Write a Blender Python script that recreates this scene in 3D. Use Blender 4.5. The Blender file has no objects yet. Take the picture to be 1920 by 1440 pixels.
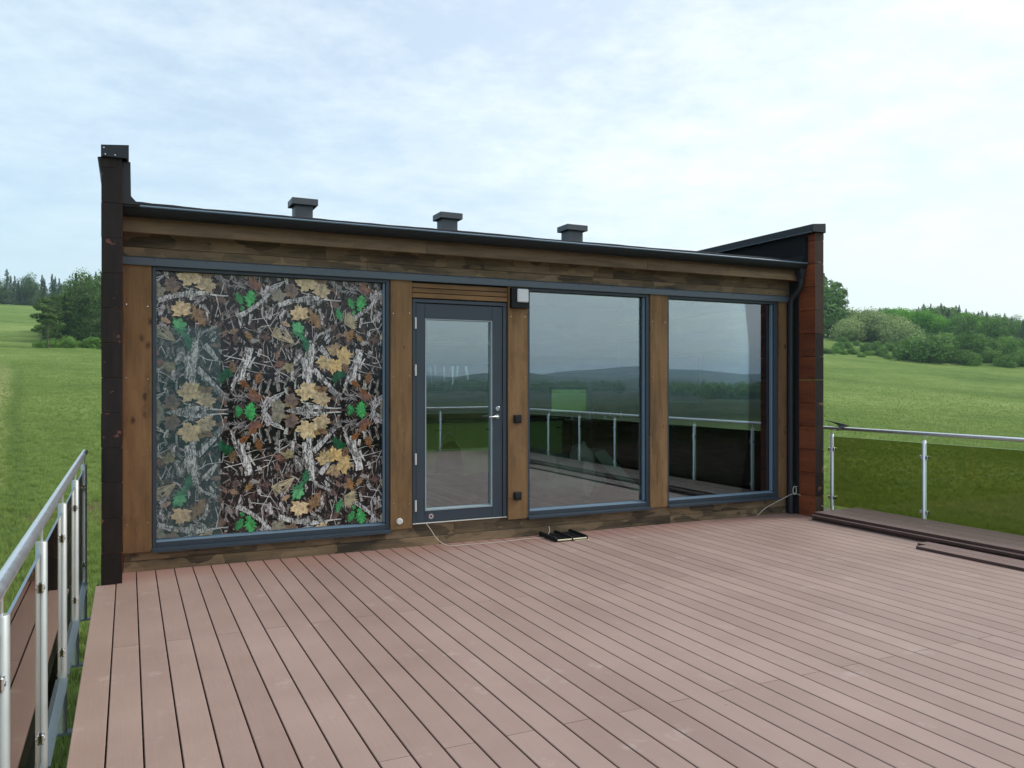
import bpy, bmesh, math, random
import numpy as np
from mathutils import Vector, Matrix, noise as mnoise
random.seed(7); np.random.seed(7)
R = math.radians
scene = bpy.context.scene
COL = scene.collection

# ------------------------------------------------------------ camera, sky, sun, exposure
YAW = 25.4
cam_d = bpy.data.cameras.new('camera'); cam_d.sensor_width = 36.0
cam_d.lens = 36.0 * 1515 / 1920; cam_d.clip_start = 0.05; cam_d.clip_end = 30000
cam = bpy.data.objects.new('camera', cam_d); COL.objects.link(cam)
cam.location = (0, 0, 1.6); cam.rotation_euler = (R(90), 0, R(-YAW)); scene.camera = cam

SUN_AZ, SUN_EL = 104.0, 46.0          # degrees clockwise from +Y, above the horizon
scene.view_settings.view_transform = 'Standard'; scene.view_settings.look = 'None'
scene.view_settings.gamma = 1; scene.view_settings.use_curve_mapping = False
scene.view_settings.exposure = 0.38
sl = bpy.data.lights.new('sun', 'SUN'); sl.energy = 1.75; sl.angle = R(15); sl.color = (1.0, 0.95, 0.88)
so = bpy.data.objects.new('sun', sl); COL.objects.link(so)
sdir = Vector((math.sin(R(SUN_AZ))*math.cos(R(SUN_EL)), math.cos(R(SUN_AZ))*math.cos(R(SUN_EL)), math.sin(R(SUN_EL))))
so.rotation_euler = sdir.to_track_quat('Z', 'Y').to_euler(); so.location = (0, 0, 40)

world = bpy.data.worlds.new('World'); scene.world = world; world.use_nodes = True
def N(nt, t, **kw):
    n = nt.nodes.new(t)
    for k, v in kw.items():
        if k in n.inputs.keys() if isinstance(k, str) else False: n.inputs[k].default_value = v
        else: setattr(n, k, v)
    return n
def wire(nt, a, b): nt.links.new(a, b)
def world_nodes():
    nt = world.node_tree; nt.nodes.clear()
    out = N(nt, 'ShaderNodeOutputWorld')
    sky = N(nt, 'ShaderNodeTexSky'); sky.sky_type = 'NISHITA'; sky.sun_disc = False
    sky.sun_elevation = R(SUN_EL); sky.sun_rotation = R(SUN_AZ); sky.air_density = 1.2; sky.dust_density = 1.5
    bg = N(nt, 'ShaderNodeBackground'); bg.inputs['Strength'].default_value = 0.15
    wire(nt, sky.outputs[0], bg.inputs[0])
    tc = N(nt, 'ShaderNodeTexCoord'); sep = N(nt, 'ShaderNodeSeparateXYZ'); wire(nt, tc.outputs['Generated'], sep.inputs[0])
    zc = N(nt, 'ShaderNodeMath', operation='MAXIMUM'); wire(nt, sep.outputs[2], zc.inputs[0]); zc.inputs[1].default_value = 0.0
    za = N(nt, 'ShaderNodeMath', operation='ADD'); wire(nt, zc.outputs[0], za.inputs[0]); za.inputs[1].default_value = 0.16
    dx = N(nt, 'ShaderNodeMath', operation='DIVIDE'); wire(nt, sep.outputs[0], dx.inputs[0]); wire(nt, za.outputs[0], dx.inputs[1])
    dy = N(nt, 'ShaderNodeMath', operation='DIVIDE'); wire(nt, sep.outputs[1], dy.inputs[0]); wire(nt, za.outputs[0], dy.inputs[1])
    cmb = N(nt, 'ShaderNodeCombineXYZ'); wire(nt, dx.outputs[0], cmb.inputs[0]); wire(nt, dy.outputs[0], cmb.inputs[1])
    mp = N(nt, 'ShaderNodeMapping'); mp.inputs['Rotation'].default_value = (0, 0, R(28)); mp.inputs['Scale'].default_value = (0.95, 1.0, 1)
    mp.inputs['Location'].default_value = (1.3, 0.4, 0.0)
    wire(nt, cmb.outputs[0], mp.inputs[0])
    n1 = N(nt, 'ShaderNodeTexNoise'); n1.inputs['Scale'].default_value = 0.85; n1.inputs['Detail'].default_value = 9; n1.inputs['Roughness'].default_value = 0.60
    n1.inputs['Distortion'].default_value = 0.35
    n2 = N(nt, 'ShaderNodeTexNoise'); n2.inputs['Scale'].default_value = 4.6; n2.inputs['Detail'].default_value = 9; n2.inputs['Roughness'].default_value = 0.68
    wire(nt, mp.outputs[0], n1.inputs['Vector']); wire(nt, mp.outputs[0], n2.inputs['Vector'])
    r1 = N(nt, 'ShaderNodeValToRGB'); r1.color_ramp.elements[0].position = 0.38; r1.color_ramp.elements[1].position = 0.66
    wire(nt, n1.outputs[0], r1.inputs[0])
    r2 = N(nt, 'ShaderNodeMapRange'); r2.inputs[1].default_value = 0.3; r2.inputs[2].default_value = 0.7; r2.inputs[3].default_value = -0.40; r2.inputs[4].default_value = 0.44
    wire(nt, n2.outputs[0], r2.inputs[0])
    ad = N(nt, 'ShaderNodeMath', operation='ADD'); wire(nt, r1.outputs[0], ad.inputs[0]); wire(nt, r2.outputs[0], ad.inputs[1]); ad.use_clamp = True
    # brighter toward the sun behind thin cloud
    dot = N(nt, 'ShaderNodeVectorMath', operation='DOT_PRODUCT'); wire(nt, tc.outputs['Generated'], dot.inputs[0]); dot.inputs[1].default_value = tuple(sdir)
    sm = N(nt, 'ShaderNodeMapRange'); sm.inputs[1].default_value = -0.35; sm.inputs[2].default_value = 0.55; sm.inputs[3].default_value = 0.0; sm.inputs[4].default_value = 1.0
    wire(nt, dot.outputs['Value'], sm.inputs[0])
    cover = N(nt, 'ShaderNodeMapRange'); cover.inputs[3].default_value = 0.46; cover.inputs[4].default_value = 1.0
    wire(nt, ad.outputs[0], cover.inputs[0])
    cc = N(nt, 'ShaderNodeMix', data_type='RGBA'); wire(nt, sm.outputs[0], cc.inputs['Factor'])
    cc.inputs[6].default_value = (0.50, 0.68, 0.80, 1); cc.inputs[7].default_value = (0.86, 0.91, 0.935, 1)
    bc = N(nt, 'ShaderNodeBackground'); wire(nt, cc.outputs[2], bc.inputs[0]); bc.inputs[1].default_value = 0.99
    ms = N(nt, 'ShaderNodeMixShader'); wire(nt, cover.outputs[0], ms.inputs[0]); wire(nt, bg.outputs[0], ms.inputs[1]); wire(nt, bc.outputs[0], ms.inputs[2])
    wire(nt, ms.outputs[0], out.inputs[0])
world_nodes()
scene.cycles.max_bounces = 8; scene.cycles.transparent_max_bounces = 16
scene.cycles.volume_bounces = 1

# ------------------------------------------------------------ helpers
def tag(o, label=None, cat=None, group=None, kind=None):
    if label: o['label'] = label
    if cat: o['category'] = cat
    if group: o['group'] = group
    if kind: o['kind'] = kind
    return o
def thing(name, label, cat, loc=(0, 0, 0), rz=0, group=None):
    o = bpy.data.objects.new(name, None); COL.objects.link(o); o.location = loc; o.rotation_euler = (0, 0, rz)
    o.empty_display_size = 0.2
    return tag(o, label, cat, group)
def link(name, me, parent=None, mat=None):
    if mat is not None and len(me.materials) == 0: me.materials.append(mat)
    o = bpy.data.objects.new(name, me); COL.objects.link(o)
    if parent: o.parent = parent
    return o
class MB:
    """collects shapes, builds one mesh"""
    def __init__(s): s.v = []; s.f = []; s.sm = []
    def add(s, vs, fs, smooth=False):
        b = len(s.v); s.v += [tuple(v) for v in vs]; s.f += [tuple(b+i for i in f) for f in fs]; s.sm += [smooth]*len(fs); return s
    def box(s, x0, x1, y0, y1, z0, z1, ch=0.0):
        if ch <= 0:
            vs = [(x, y, z) for x in (x0, x1) for y in (y0, y1) for z in (z0, z1)]
            return s.add(vs, [(0,1,3,2),(4,6,7,5),(0,4,5,1),(2,3,7,6),(0,2,6,4),(1,5,7,3)])
        bm = bmesh.new(); bmesh.ops.create_cube(bm, size=1)
        for v in bm.verts: v.co = Vector(((x0+x1)/2+v.co.x*(x1-x0), (y0+y1)/2+v.co.y*(y1-y0), (z0+z1)/2+v.co.z*(z1-z0)))
        bmesh.ops.bevel(bm, geom=bm.edges[:], offset=ch, segments=1, affect='EDGES')
        bm.verts.index_update(); s.add([v.co[:] for v in bm.verts], [[v.index for v in f.verts] for f in bm.faces]); bm.free(); return s
    def tube(s, pts, r, n=8, caps=True):
        pts = [Vector(p) for p in pts]; rs = r if isinstance(r, (list, tuple)) else [r]*len(pts)
        vs = []; up = None
        for i, p in enumerate(pts):
            d = (pts[min(i+1, len(pts)-1)] - pts[max(i-1, 0)]).normalized()
            if up is None:
                up = Vector((0, 0, 1)) if abs(d.z) < 0.9 else Vector((1, 0, 0))
            a = d.cross(up).normalized(); b = a.cross(d).normalized(); up = b
            for k in range(n):
                t = 2*math.pi*k/n; vs.append(p + (a*math.cos(t)+b*math.sin(t))*rs[i])
        fs = [(i*n+k, i*n+(k+1) % n, (i+1)*n+(k+1) % n, (i+1)*n+k) for i in range(len(pts)-1) for k in range(n)]
        s.add(vs, fs, True)
        if caps: s.add(vs[:n], [tuple(range(n))[::-1]]); s.add(vs[-n:], [tuple(range(n))])
        return s
    def prism(s, poly, axis, a0, a1):
        """poly 2d points extruded along axis ('x': poly is (y,z); 'y': (x,z); 'z': (x,y))"""
        def P(p, a): return {'x': (a, p[0], p[1]), 'y': (p[0], a, p[1]), 'z': (p[0], p[1], a)}[axis]
        n = len(poly); vs = [P(p, a0) for p in poly]+[P(p, a1) for p in poly]
        return s.add(vs, [(i, (i+1) % n, n+(i+1) % n, n+i) for i in range(n)]+[tuple(range(n))[::-1], tuple(range(n, 2*n))])
    def mesh(s, name):
        me = bpy.data.meshes.new(name); me.from_pydata(s.v, [], s.f); me.update()
        me.polygons.foreach_set('use_smooth', s.sm)
        bm = bmesh.new(); bm.from_mesh(me); bmesh.ops.recalc_face_normals(bm, faces=bm.faces[:]); bm.to_mesh(me); bm.free()
        return me
    def build(s, name, mat, parent=None):
        return link(name, s.mesh(name), parent, mat)
def copy_tree(o, parent=None):
    c = o.copy(); COL.objects.link(c)
    if parent: c.parent = parent
    for ch in [k for k in o.children]: copy_tree(ch, c)
    return c

# ------------------------------------------------------------ materials
def newmat(name):
    m = bpy.data.materials.new(name); m.use_nodes = True; nt = m.node_tree
    return m, nt, nt.nodes['Principled BSDF'], nt.nodes['Material Output']
def plain(name, col, rough=0.5, metal=0.0, spec=0.5, var=0.12, scale=6.0, bump=0.0, bscale=60):
    m, nt, p, out = newmat(name)
    p.inputs['Roughness'].default_value = rough; p.inputs['Metallic'].default_value = metal; p.inputs['Specular IOR Level'].default_value = spec
    tc = N(nt, 'ShaderNodeTexCoord'); n = N(nt, 'ShaderNodeTexNoise'); n.inputs['Scale'].default_value = scale; n.inputs['Detail'].default_value = 6
    wire(nt, tc.outputs['Object'], n.inputs['Vector'])
    mx = N(nt, 'ShaderNodeMix', data_type='RGBA'); wire(nt, n.outputs[0], mx.inputs['Factor'])
    mx.inputs[6].default_value = tuple(c*(1-var*1.6) for c in col)+(1,); mx.inputs[7].default_value = tuple(min(1, c*(1+var*1.6)) for c in col)+(1,)
    wire(nt, mx.outputs[2], p.inputs['Base Color'])
    rr = N(nt, 'ShaderNodeMapRange'); rr.inputs[3].default_value = max(0.02, rough-0.12); rr.inputs[4].default_value = min(1, rough+0.12); wire(nt, n.outputs[0], rr.inputs[0]); wire(nt, rr.outputs[0], p.inputs['Roughness'])
    if bump:
        b = N(nt, 'ShaderNodeBump'); b.inputs['Strength'].default_value = bump; b.inputs['Distance'].default_value = 0.004
        n2 = N(nt, 'ShaderNodeTexNoise'); n2.inputs['Scale'].default_value = bscale; n2.inputs['Detail'].default_value = 4; wire(nt, tc.outputs['Object'], n2.inputs['Vector'])
        wire(nt, n2.outputs[0], b.inputs['Height']); wire(nt, b.outputs[0], p.inputs['Normal'])
    return m
def wood(name, c_dark, c_mid, c_light, axis, patches=0.0, knots=1.0, rough=0.72, peel=None, spec=0.25, patch_len=2.2, knotcol=None):
    """grain runs along axis (0 x, 1 y, 2 z); patches: finger-jointed lamella blocks of another tone"""
    m, nt, p, out = newmat(name); p.inputs['Roughness'].default_value = rough; p.inputs['Specular IOR Level'].default_value = spec
    tc = N(nt, 'ShaderNodeTexCoord'); oi = N(nt, 'ShaderNodeObjectInfo')
    off = N(nt, 'ShaderNodeVectorMath', operation='SCALE'); off.inputs[0].default_value = (7.3, 5.1, 9.7); wire(nt, oi.outputs['Random'], off.inputs['Scale'])
    ad = N(nt, 'ShaderNodeVectorMath', operation='ADD'); wire(nt, tc.outputs['Object'], ad.inputs[0]); wire(nt, off.outputs[0], ad.inputs[1])
    def mapped(sc_along, sc_across):
        mp = N(nt, 'ShaderNodeMapping'); s = [sc_across]*3; s[axis] = sc_along; mp.inputs['Scale'].default_value = s; wire(nt, ad.outputs[0], mp.inputs[0]); return mp
    g = N(nt, 'ShaderNodeTexNoise'); g.inputs['Scale'].default_value = 1; g.inputs['Detail'].default_value = 8; g.inputs['Roughness'].default_value = 0.65; g.inputs['Distortion'].default_value = 0.6
    wire(nt, mapped(2.0, 38).outputs[0], g.inputs['Vector'])
    big = N(nt, 'ShaderNodeTexNoise'); big.inputs['Scale'].default_value = 1; big.inputs['Detail'].default_value = 5; big.inputs['Roughness'].default_value = 0.6
    wire(nt, mapped(1.3, 7).outputs[0], big.inputs['Vector'])
    a = N(nt, 'ShaderNodeMath', operation='MULTIPLY_ADD'); wire(nt, g.outputs[0], a.inputs[0]); a.inputs[1].default_value = 0.45
    b = N(nt, 'ShaderNodeMath', operation='MULTIPLY'); wire(nt, big.outputs[0], b.inputs[0]); b.inputs[1].default_value = 0.62; wire(nt, b.outputs[0], a.inputs[2])
    fac = a.outputs[0]
    if patches:
        v = N(nt, 'ShaderNodeTexVoronoi'); v.feature = 'F1'; v.inputs['Scale'].default_value = 1; v.inputs['Randomness'].default_value = 0.9
        dn = N(nt, 'ShaderNodeTexNoise'); dn.inputs['Scale'].default_value = 16; dn.inputs['Detail'].default_value = 2; wire(nt, ad.outputs[0], dn.inputs['Vector'])
        dv = N(nt, 'ShaderNodeVectorMath', operation='SCALE'); wire(nt, dn.outputs['Color'], dv.inputs[0]); dv.inputs['Scale'].default_value = 0.35
        pa = N(nt, 'ShaderNodeVectorMath', operation='ADD'); wire(nt, mapped(patch_len, 9).outputs[0], pa.inputs[0]); wire(nt, dv.outputs[0], pa.inputs[1])
        wire(nt, pa.outputs[0], v.inputs['Vector'])
        sp = N(nt, 'ShaderNodeSeparateColor'); wire(nt, v.outputs['Color'], sp.inputs[0])
        pm = N(nt, 'ShaderNodeMapRange'); pm.inputs[3].default_value = -patches; pm.inputs[4].default_value = patches; wire(nt, sp.outputs[0], pm.inputs[0])
        ps = N(nt, 'ShaderNodeMath', operation='ADD'); wire(nt, fac, ps.inputs[0]); wire(nt, pm.outputs[0], ps.inputs[1]); fac = ps.outputs[0]
    ramp = N(nt, 'ShaderNodeValToRGB'); e = ramp.color_ramp.elements
    e[0].position = 0.30; e[0].color = c_dark+(1,); e[1].position = 0.78; e[1].color = c_light+(1,); k = e.new(0.52); k.color = c_mid+(1,)
    wire(nt, fac, ramp.inputs[0]); colr = ramp.outputs[0]
    if knots:
        v = N(nt, 'ShaderNodeTexVoronoi'); v.inputs['Scale'].default_value = 1; v.inputs['Randomness'].default_value = 1
        kd = N(nt, 'ShaderNodeTexNoise'); kd.inputs['Scale'].default_value = 24; kd.inputs['Detail'].default_value = 3; wire(nt, ad.outputs[0], kd.inputs['Vector'])
        kq = N(nt, 'ShaderNodeVectorMath', operation='SCALE'); kq.inputs['Scale'].default_value = 0.22; wire(nt, kd.outputs['Color'], kq.inputs[0])
        ka = N(nt, 'ShaderNodeVectorMath', operation='ADD'); wire(nt, mapped(4.6, 8.0).outputs[0], ka.inputs[0]); wire(nt, kq.outputs[0], ka.inputs[1]); wire(nt, ka.outputs[0], v.inputs['Vector'])
        ks = N(nt, 'ShaderNodeSeparateColor'); wire(nt, v.outputs['Color'], ks.inputs[0])
        kr = N(nt, 'ShaderNodeMapRange'); kr.inputs[1].default_value = 0.35; kr.inputs[2].default_value = 1.0; kr.inputs[3].default_value = 0.03; kr.inputs[4].default_value = 0.30; wire(nt, ks.outputs[1], kr.inputs[0])
        km = N(nt, 'ShaderNodeMapRange'); km.interpolation_type = 'SMOOTHSTEP'; km.inputs[1].default_value = 0.02; wire(nt, kr.outputs[0], km.inputs[2]); km.inputs[3].default_value = 0.85*knots; km.inputs[4].default_value = 0; wire(nt, v.outputs['Distance'], km.inputs[0])
        kx = N(nt, 'ShaderNodeMix', data_type='RGBA'); wire(nt, km.outputs[0], kx.inputs['Factor']); wire(nt, colr, kx.inputs[6]); kx.inputs[7].default_value = (knotcol or tuple(c*0.45 for c in c_dark))+(1,)
        colr = kx.outputs[2]
    if peel:
        pn = N(nt, 'ShaderNodeTexNoise'); pn.inputs['Scale'].default_value = 9; pn.inputs['Detail'].default_value = 5; pn.inputs['Roughness'].default_value = 0.55; wire(nt, ad.outputs[0], pn.inputs['Vector'])
        pr = N(nt, 'ShaderNodeMapRange'); pr.inputs[1].default_value = peel[1]; pr.inputs[2].default_value = peel[1]+0.03; wire(nt, pn.outputs[0], pr.inputs[0])
        px = N(nt, 'ShaderNodeMix', data_type='RGBA'); wire(nt, pr.outputs[0], px.inputs['Factor']); wire(nt, colr, px.inputs[6]); px.inputs[7].default_value = peel[0]+(1,)
        colr = px.outputs[2]
    smn = N(nt, 'ShaderNodeTexNoise'); smn.inputs['Scale'].default_value = 1; smn.inputs['Detail'].default_value = 6; smn.inputs['Roughness'].default_value = 0.7; wire(nt, mapped(4.0, 9.0).outputs[0], smn.inputs['Vector'])
    smr = N(nt, 'ShaderNodeMapRange'); smr.inputs[1].default_value = 0.52; smr.inputs[2].default_value = 0.78; smr.inputs[4].default_value = 0.55; wire(nt, smn.outputs[0], smr.inputs[0])
    smx = N(nt, 'ShaderNodeMix', data_type='RGBA'); wire(nt, smr.outputs[0], smx.inputs['Factor']); wire(nt, colr, smx.inputs[6]); smx.inputs[7].default_value = tuple(c*0.75 for c in c_dark)+(1,); colr = smx.outputs[2]
    # a little tone change from piece to piece
    hv = N(nt, 'ShaderNodeHueSaturation'); vr = N(nt, 'ShaderNodeMapRange'); vr.inputs[3].default_value = 0.82; vr.inputs[4].default_value = 1.16; wire(nt, oi.outputs['Random'], vr.inputs[0])
    wire(nt, vr.outputs[0], hv.inputs['Value']); wire(nt, colr, hv.inputs['Color']); wire(nt, hv.outputs[0], p.inputs['Base Color'])
    bp = N(nt, 'ShaderNodeBump'); bp.inputs['Strength'].default_value = 0.35; bp.inputs['Distance'].default_value = 0.003; wire(nt, fac, bp.inputs['Height']); wire(nt, bp.outputs[0], p.inputs['Normal'])
    return m
def deck_mat(name, c_a, c_b, near_wall=True, groove=0.0):
    m, nt, p, out = newmat(name); p.inputs['Specular IOR Level'].default_value = 0.32
    geo = N(nt, 'ShaderNodeNewGeometry'); oi = N(nt, 'ShaderNodeObjectInfo')
    mp = N(nt, 'ShaderNodeMapping'); mp.inputs['Scale'].default_value = (260, 3.0, 30); wire(nt, geo.outputs['Position'], mp.inputs[0])
    g = N(nt, 'ShaderNodeTexNoise'); g.inputs['Scale'].default_value = 1; g.inputs['Detail'].default_value = 4; wire(nt, mp.outputs[0], g.inputs['Vector'])
    b = N(nt, 'ShaderNodeTexNoise'); b.inputs['Scale'].default_value = 1.1; b.inputs['Detail'].default_value = 7; b.inputs['Roughness'].default_value = 0.62; wire(nt, geo.outputs['Position'], b.inputs['Vector'])
    f1 = N(nt, 'ShaderNodeMath', operation='MULTIPLY_ADD'); wire(nt, g.outputs[0], f1.inputs[0]); f1.inputs[1].default_value = 0.30
    f2 = N(nt, 'ShaderNodeMath', operation='MULTIPLY_ADD'); wire(nt, b.outputs[0], f2.inputs[0]); f2.inputs[1].default_value = 0.75
    f3 = N(nt, 'ShaderNodeMath', operation='MULTIPLY'); wire(nt, oi.outputs['Random'], f3.inputs[0]); f3.inputs[1].default_value = 0.22; wire(nt, f3.outputs[0], f2.inputs[2]); wire(nt, f2.outputs[0], f1.inputs[2])
    mr = N(nt, 'ShaderNodeMapRange'); mr.inputs[1].default_value = 0.32; mr.inputs[2].default_value = 0.92; wire(nt, f1.outputs[0], mr.inputs[0])
    mx = N(nt, 'ShaderNodeMix', data_type='RGBA'); wire(nt, mr.outputs[0], mx.inputs['Factor']); mx.inputs[6].default_value = c_a+(1,); mx.inputs[7].default_value = c_b+(1,)
    colr = mx.outputs[2]
    sep = N(nt, 'ShaderNodeSeparateXYZ'); wire(nt, geo.outputs['Position'], sep.inputs[0])
    if near_wall:   # redder, darker strip towards the wall
        yn = N(nt, 'ShaderNodeMath', operation='MULTIPLY_ADD'); wire(nt, b.outputs[0], yn.inputs[0]); yn.inputs[1].default_value = -0.7; wire(nt, sep.outputs[1], yn.inputs[2])
        w = N(nt, 'ShaderNodeMapRange'); w.interpolation_type = 'SMOOTHSTEP'; w.inputs[1].default_value = 6.55; w.inputs[2].default_value = 7.25; w.inputs[4].default_value = 0.55; wire(nt, yn.outputs[0], w.inputs[0])
        wx = N(nt, 'ShaderNodeMix', data_type='RGBA'); wire(nt, w.outputs[0], wx.inputs['Factor']); wire(nt, colr, wx.inputs[6]); wx.inputs[7].default_value = (0.27, 0.130, 0.100, 1); colr = wx.outputs[2]
    sn = N(nt, 'ShaderNodeTexNoise'); sn.inputs['Scale'].default_value = 3.2; sn.inputs['Detail'].default_value = 6; sn.inputs['Roughness'].default_value = 0.7; wire(nt, geo.outputs['Position'], sn.inputs['Vector'])
    sr = N(nt, 'ShaderNodeMapRange'); sr.inputs[1].default_value = 0.60; sr.inputs[2].default_value = 0.76; sr.inputs[4].default_value = 0.5; wire(nt, sn.outputs[0], sr.inputs[0])
    sx = N(nt, 'ShaderNodeMix', data_type='RGBA'); wire(nt, sr.outputs[0], sx.inputs['Factor']); wire(nt, colr, sx.inputs[6]); sx.inputs[7].default_value = (0.50, 0.42, 0.39, 1); colr = sx.outputs[2]
    dn = N(nt, 'ShaderNodeTexVoronoi'); dn.inputs['Scale'].default_value = 3.1; wire(nt, geo.outputs['Position'], dn.inputs['Vector'])
    dr = N(nt, 'ShaderNodeMapRange'); dr.inputs[1].default_value = 0.012; dr.inputs[2].default_value = 0.04; dr.inputs[3].default_value = 0.55; dr.inputs[4].default_value = 0; wire(nt, dn.outputs['Distance'], dr.inputs[0])
    dd = N(nt, 'ShaderNodeMix', data_type='RGBA'); wire(nt, dr.outputs[0], dd.inputs['Factor']); wire(nt, colr, dd.inputs[6]); dd.inputs[7].default_value = (0.16, 0.12, 0.10, 1); colr = dd.outputs[2]
    wire(nt, colr, p.inputs['Base Color'])
    rg = N(nt, 'ShaderNodeMapRange'); rg.inputs[3].default_value = 0.48; rg.inputs[4].default_value = 0.75; wire(nt, b.outputs[0], rg.inputs[0]); wire(nt, rg.outputs[0], p.inputs['Roughness'])
    bp = N(nt, 'ShaderNodeBump'); bp.inputs['Strength'].default_value = 0.25; bp.inputs['Distance'].default_value = 0.002; wire(nt, g.outputs[0], bp.inputs['Height']); wire(nt, bp.outputs[0], p.inputs['Normal'])
    return m
def pane_mat(name, refl, tint, refl_tint=(0.9, 0.95, 1.0), ior=1.5, wob=0.0):
    m = bpy.data.materials.new(name); m.use_nodes = True; nt = m.node_tree; nt.nodes.clear()
    out = N(nt, 'ShaderNodeOutputMaterial'); t = N(nt, 'ShaderNodeBsdfTransparent'); t.inputs[0].default_value = tint+(1,)
    g = N(nt, 'ShaderNodeBsdfGlossy'); g.inputs['Color'].default_value = refl_tint+(1,); g.inputs['Roughness'].default_value = 0.0
    fr = N(nt, 'ShaderNodeFresnel'); fr.inputs[0].default_value = ior
    ma = N(nt, 'ShaderNodeMath', operation='MULTIPLY_ADD'); wire(nt, fr.outputs[0], ma.inputs[0]); ma.inputs[1].default_value = 1-refl; ma.inputs[2].default_value = refl; ma.use_clamp = True
    if wob:
        tc = N(nt, 'ShaderNodeTexCoord'); n = N(nt, 'ShaderNodeTexNoise'); n.inputs['Scale'].default_value = 1.2; n.inputs['Detail'].default_value = 1; wire(nt, tc.outputs['Object'], n.inputs['Vector'])
        b = N(nt, 'ShaderNodeBump'); b.inputs['Strength'].default_value = 1; b.inputs['Distance'].default_value = wob; wire(nt, n.outputs[0], b.inputs['Height']); wire(nt, b.outputs[0], g.inputs['Normal'])
    ms = N(nt, 'ShaderNodeMixShader'); wire(nt, ma.outputs[0], ms.inputs[0]); wire(nt, t.outputs[0], ms.inputs[1]); wire(nt, g.outputs[0], ms.inputs[2]); wire(nt, ms.outputs[0], out.inputs[0])
    return m
M = {}
M['deck'] = deck_mat('composite_deck_board', (0.250, 0.168, 0.142), (0.375, 0.270, 0.234))
M['deck_edge'] = plain('composite_board_side', (0.13, 0.055, 0.042), 0.7)
M['spare'] = deck_mat('spare_deck_board', (0.22, 0.15, 0.135), (0.30, 0.21, 0.19), near_wall=False)
M['spare_dark'] = plain('spare_board_dark_brown', (0.075, 0.040, 0.034), 0.6, var=0.2)
M['plank'] = wood('stained_plank', (0.070, 0.043, 0.023), (0.180, 0.104, 0.047), (0.26, 0.155, 0.072), 2, knots=1.0, patches=0.05, patch_len=0.8)
M['slat'] = wood('stained_slat', (0.08, 0.05, 0.027), (0.19, 0.108, 0.048), (0.27, 0.155, 0.07), 0, knots=0.6)
M['facade_log'] = wood('facade_glulam', (0.050, 0.040, 0.028), (0.165, 0.118, 0.070), (0.27, 0.190, 0.112), 0, patches=0.17, knots=0.9, patch_len=4.2)
M['fascia'] = wood('fascia_board', (0.085, 0.058, 0.036), (0.175, 0.120, 0.072), (0.26, 0.178, 0.105), 0, patches=0.09, knots=0.7, patch_len=0.9, knotcol=(0.30, 0.19, 0.10))
M['log_red'] = wood('red_stained_log', (0.070, 0.022, 0.011), (0.175, 0.048, 0.019), (0.28, 0.080, 0.030), 1, knots=0.8, rough=0.6)
M['log_end'] = wood('dark_log_end', (0.0075, 0.0055, 0.0055), (0.016, 0.011, 0.010), (0.035, 0.020, 0.017), 2, knots=0.3, peel=((0.16, 0.065, 0.050), 0.632), rough=0.62)
M['log_brown'] = wood('brown_log_end', (0.022, 0.014, 0.011), (0.05, 0.030, 0.022), (0.085, 0.046, 0.032), 2, knots=0.5, peel=((0.20, 0.12, 0.09), 0.70))
M['metal_grey'] = plain('painted_steel_grey', (0.066, 0.090, 0.110), 0.48, spec=0.5, var=0.08)
M['metal_dark'] = plain('painted_steel_dark', (0.018, 0.022, 0.028), 0.48, spec=0.35, var=0.12)
M['vent'] = plain('vent_steel', (0.085, 0.097, 0.108), 0.5, spec=0.4, var=0.1)
M['frame'] = plain('window_frame_blue_grey', (0.030, 0.045, 0.062), 0.42, var=0.06)
M['frame_light'] = plain('glazing_bead_blue_grey', (0.13, 0.20, 0.27), 0.35, var=0.06)
M['black'] = plain('black_plastic', (0.009, 0.010, 0.011), 0.55, spec=0.25, var=0.2)
M['rubber'] = plain('black_rubber', (0.006, 0.006, 0.006), 0.7, var=0.2)
M['felt'] = plain('roof_felt', (0.011, 0.012, 0.014), 0.85, spec=0.15, var=0.3, scale=30, bump=0.5, bscale=200)
M['steel'] = plain('brushed_stainless_steel', (0.78, 0.80, 0.82), 0.36, metal=1.0, var=0.05, scale=20)
M['galv'] = plain('galvanised_post', (0.44, 0.46, 0.44), 0.45, metal=0.7, var=0.06, scale=12)
M['zinc'] = plain('galvanised_bracket', (0.13, 0.17, 0.19), 0.5, metal=0.5, var=0.15, scale=14)
M['chrome'] = plain('polished_steel', (0.75, 0.76, 0.78), 0.14, metal=1.0, var=0.03)
M['opal'] = plain('opal_lens', (0.62, 0.66, 0.68), 0.35, var=0.02)
M['white'] = plain('white_plastic', (0.62, 0.62, 0.58), 0.5, var=0.05)
M['cream'] = plain('pale_wood', (0.66, 0.60, 0.42), 0.6, var=0.12, scale=25)
M['rope'] = plain('pale_cable', (0.50, 0.47, 0.40), 0.6, var=0.1)
M['bronze_glass'] = pane_mat('bronze_balustrade_glass', 0.0, (0.64, 0.64, 0.46), (0.95, 0.9, 0.85), ior=1.42)
M['glass'] = pane_mat('coated_window_glass', 0.18, (0.86, 0.92, 0.88), (0.84, 0.93, 1.0), wob=0.0003)
M['edge'] = plain('pale_green_glass_edge', (0.42, 0.62, 0.30), 0.3, var=0.05)
M['concrete'] = plain('plinth_concrete', (0.30, 0.29, 0.27), 0.85, var=0.15, bump=0.4)

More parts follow.
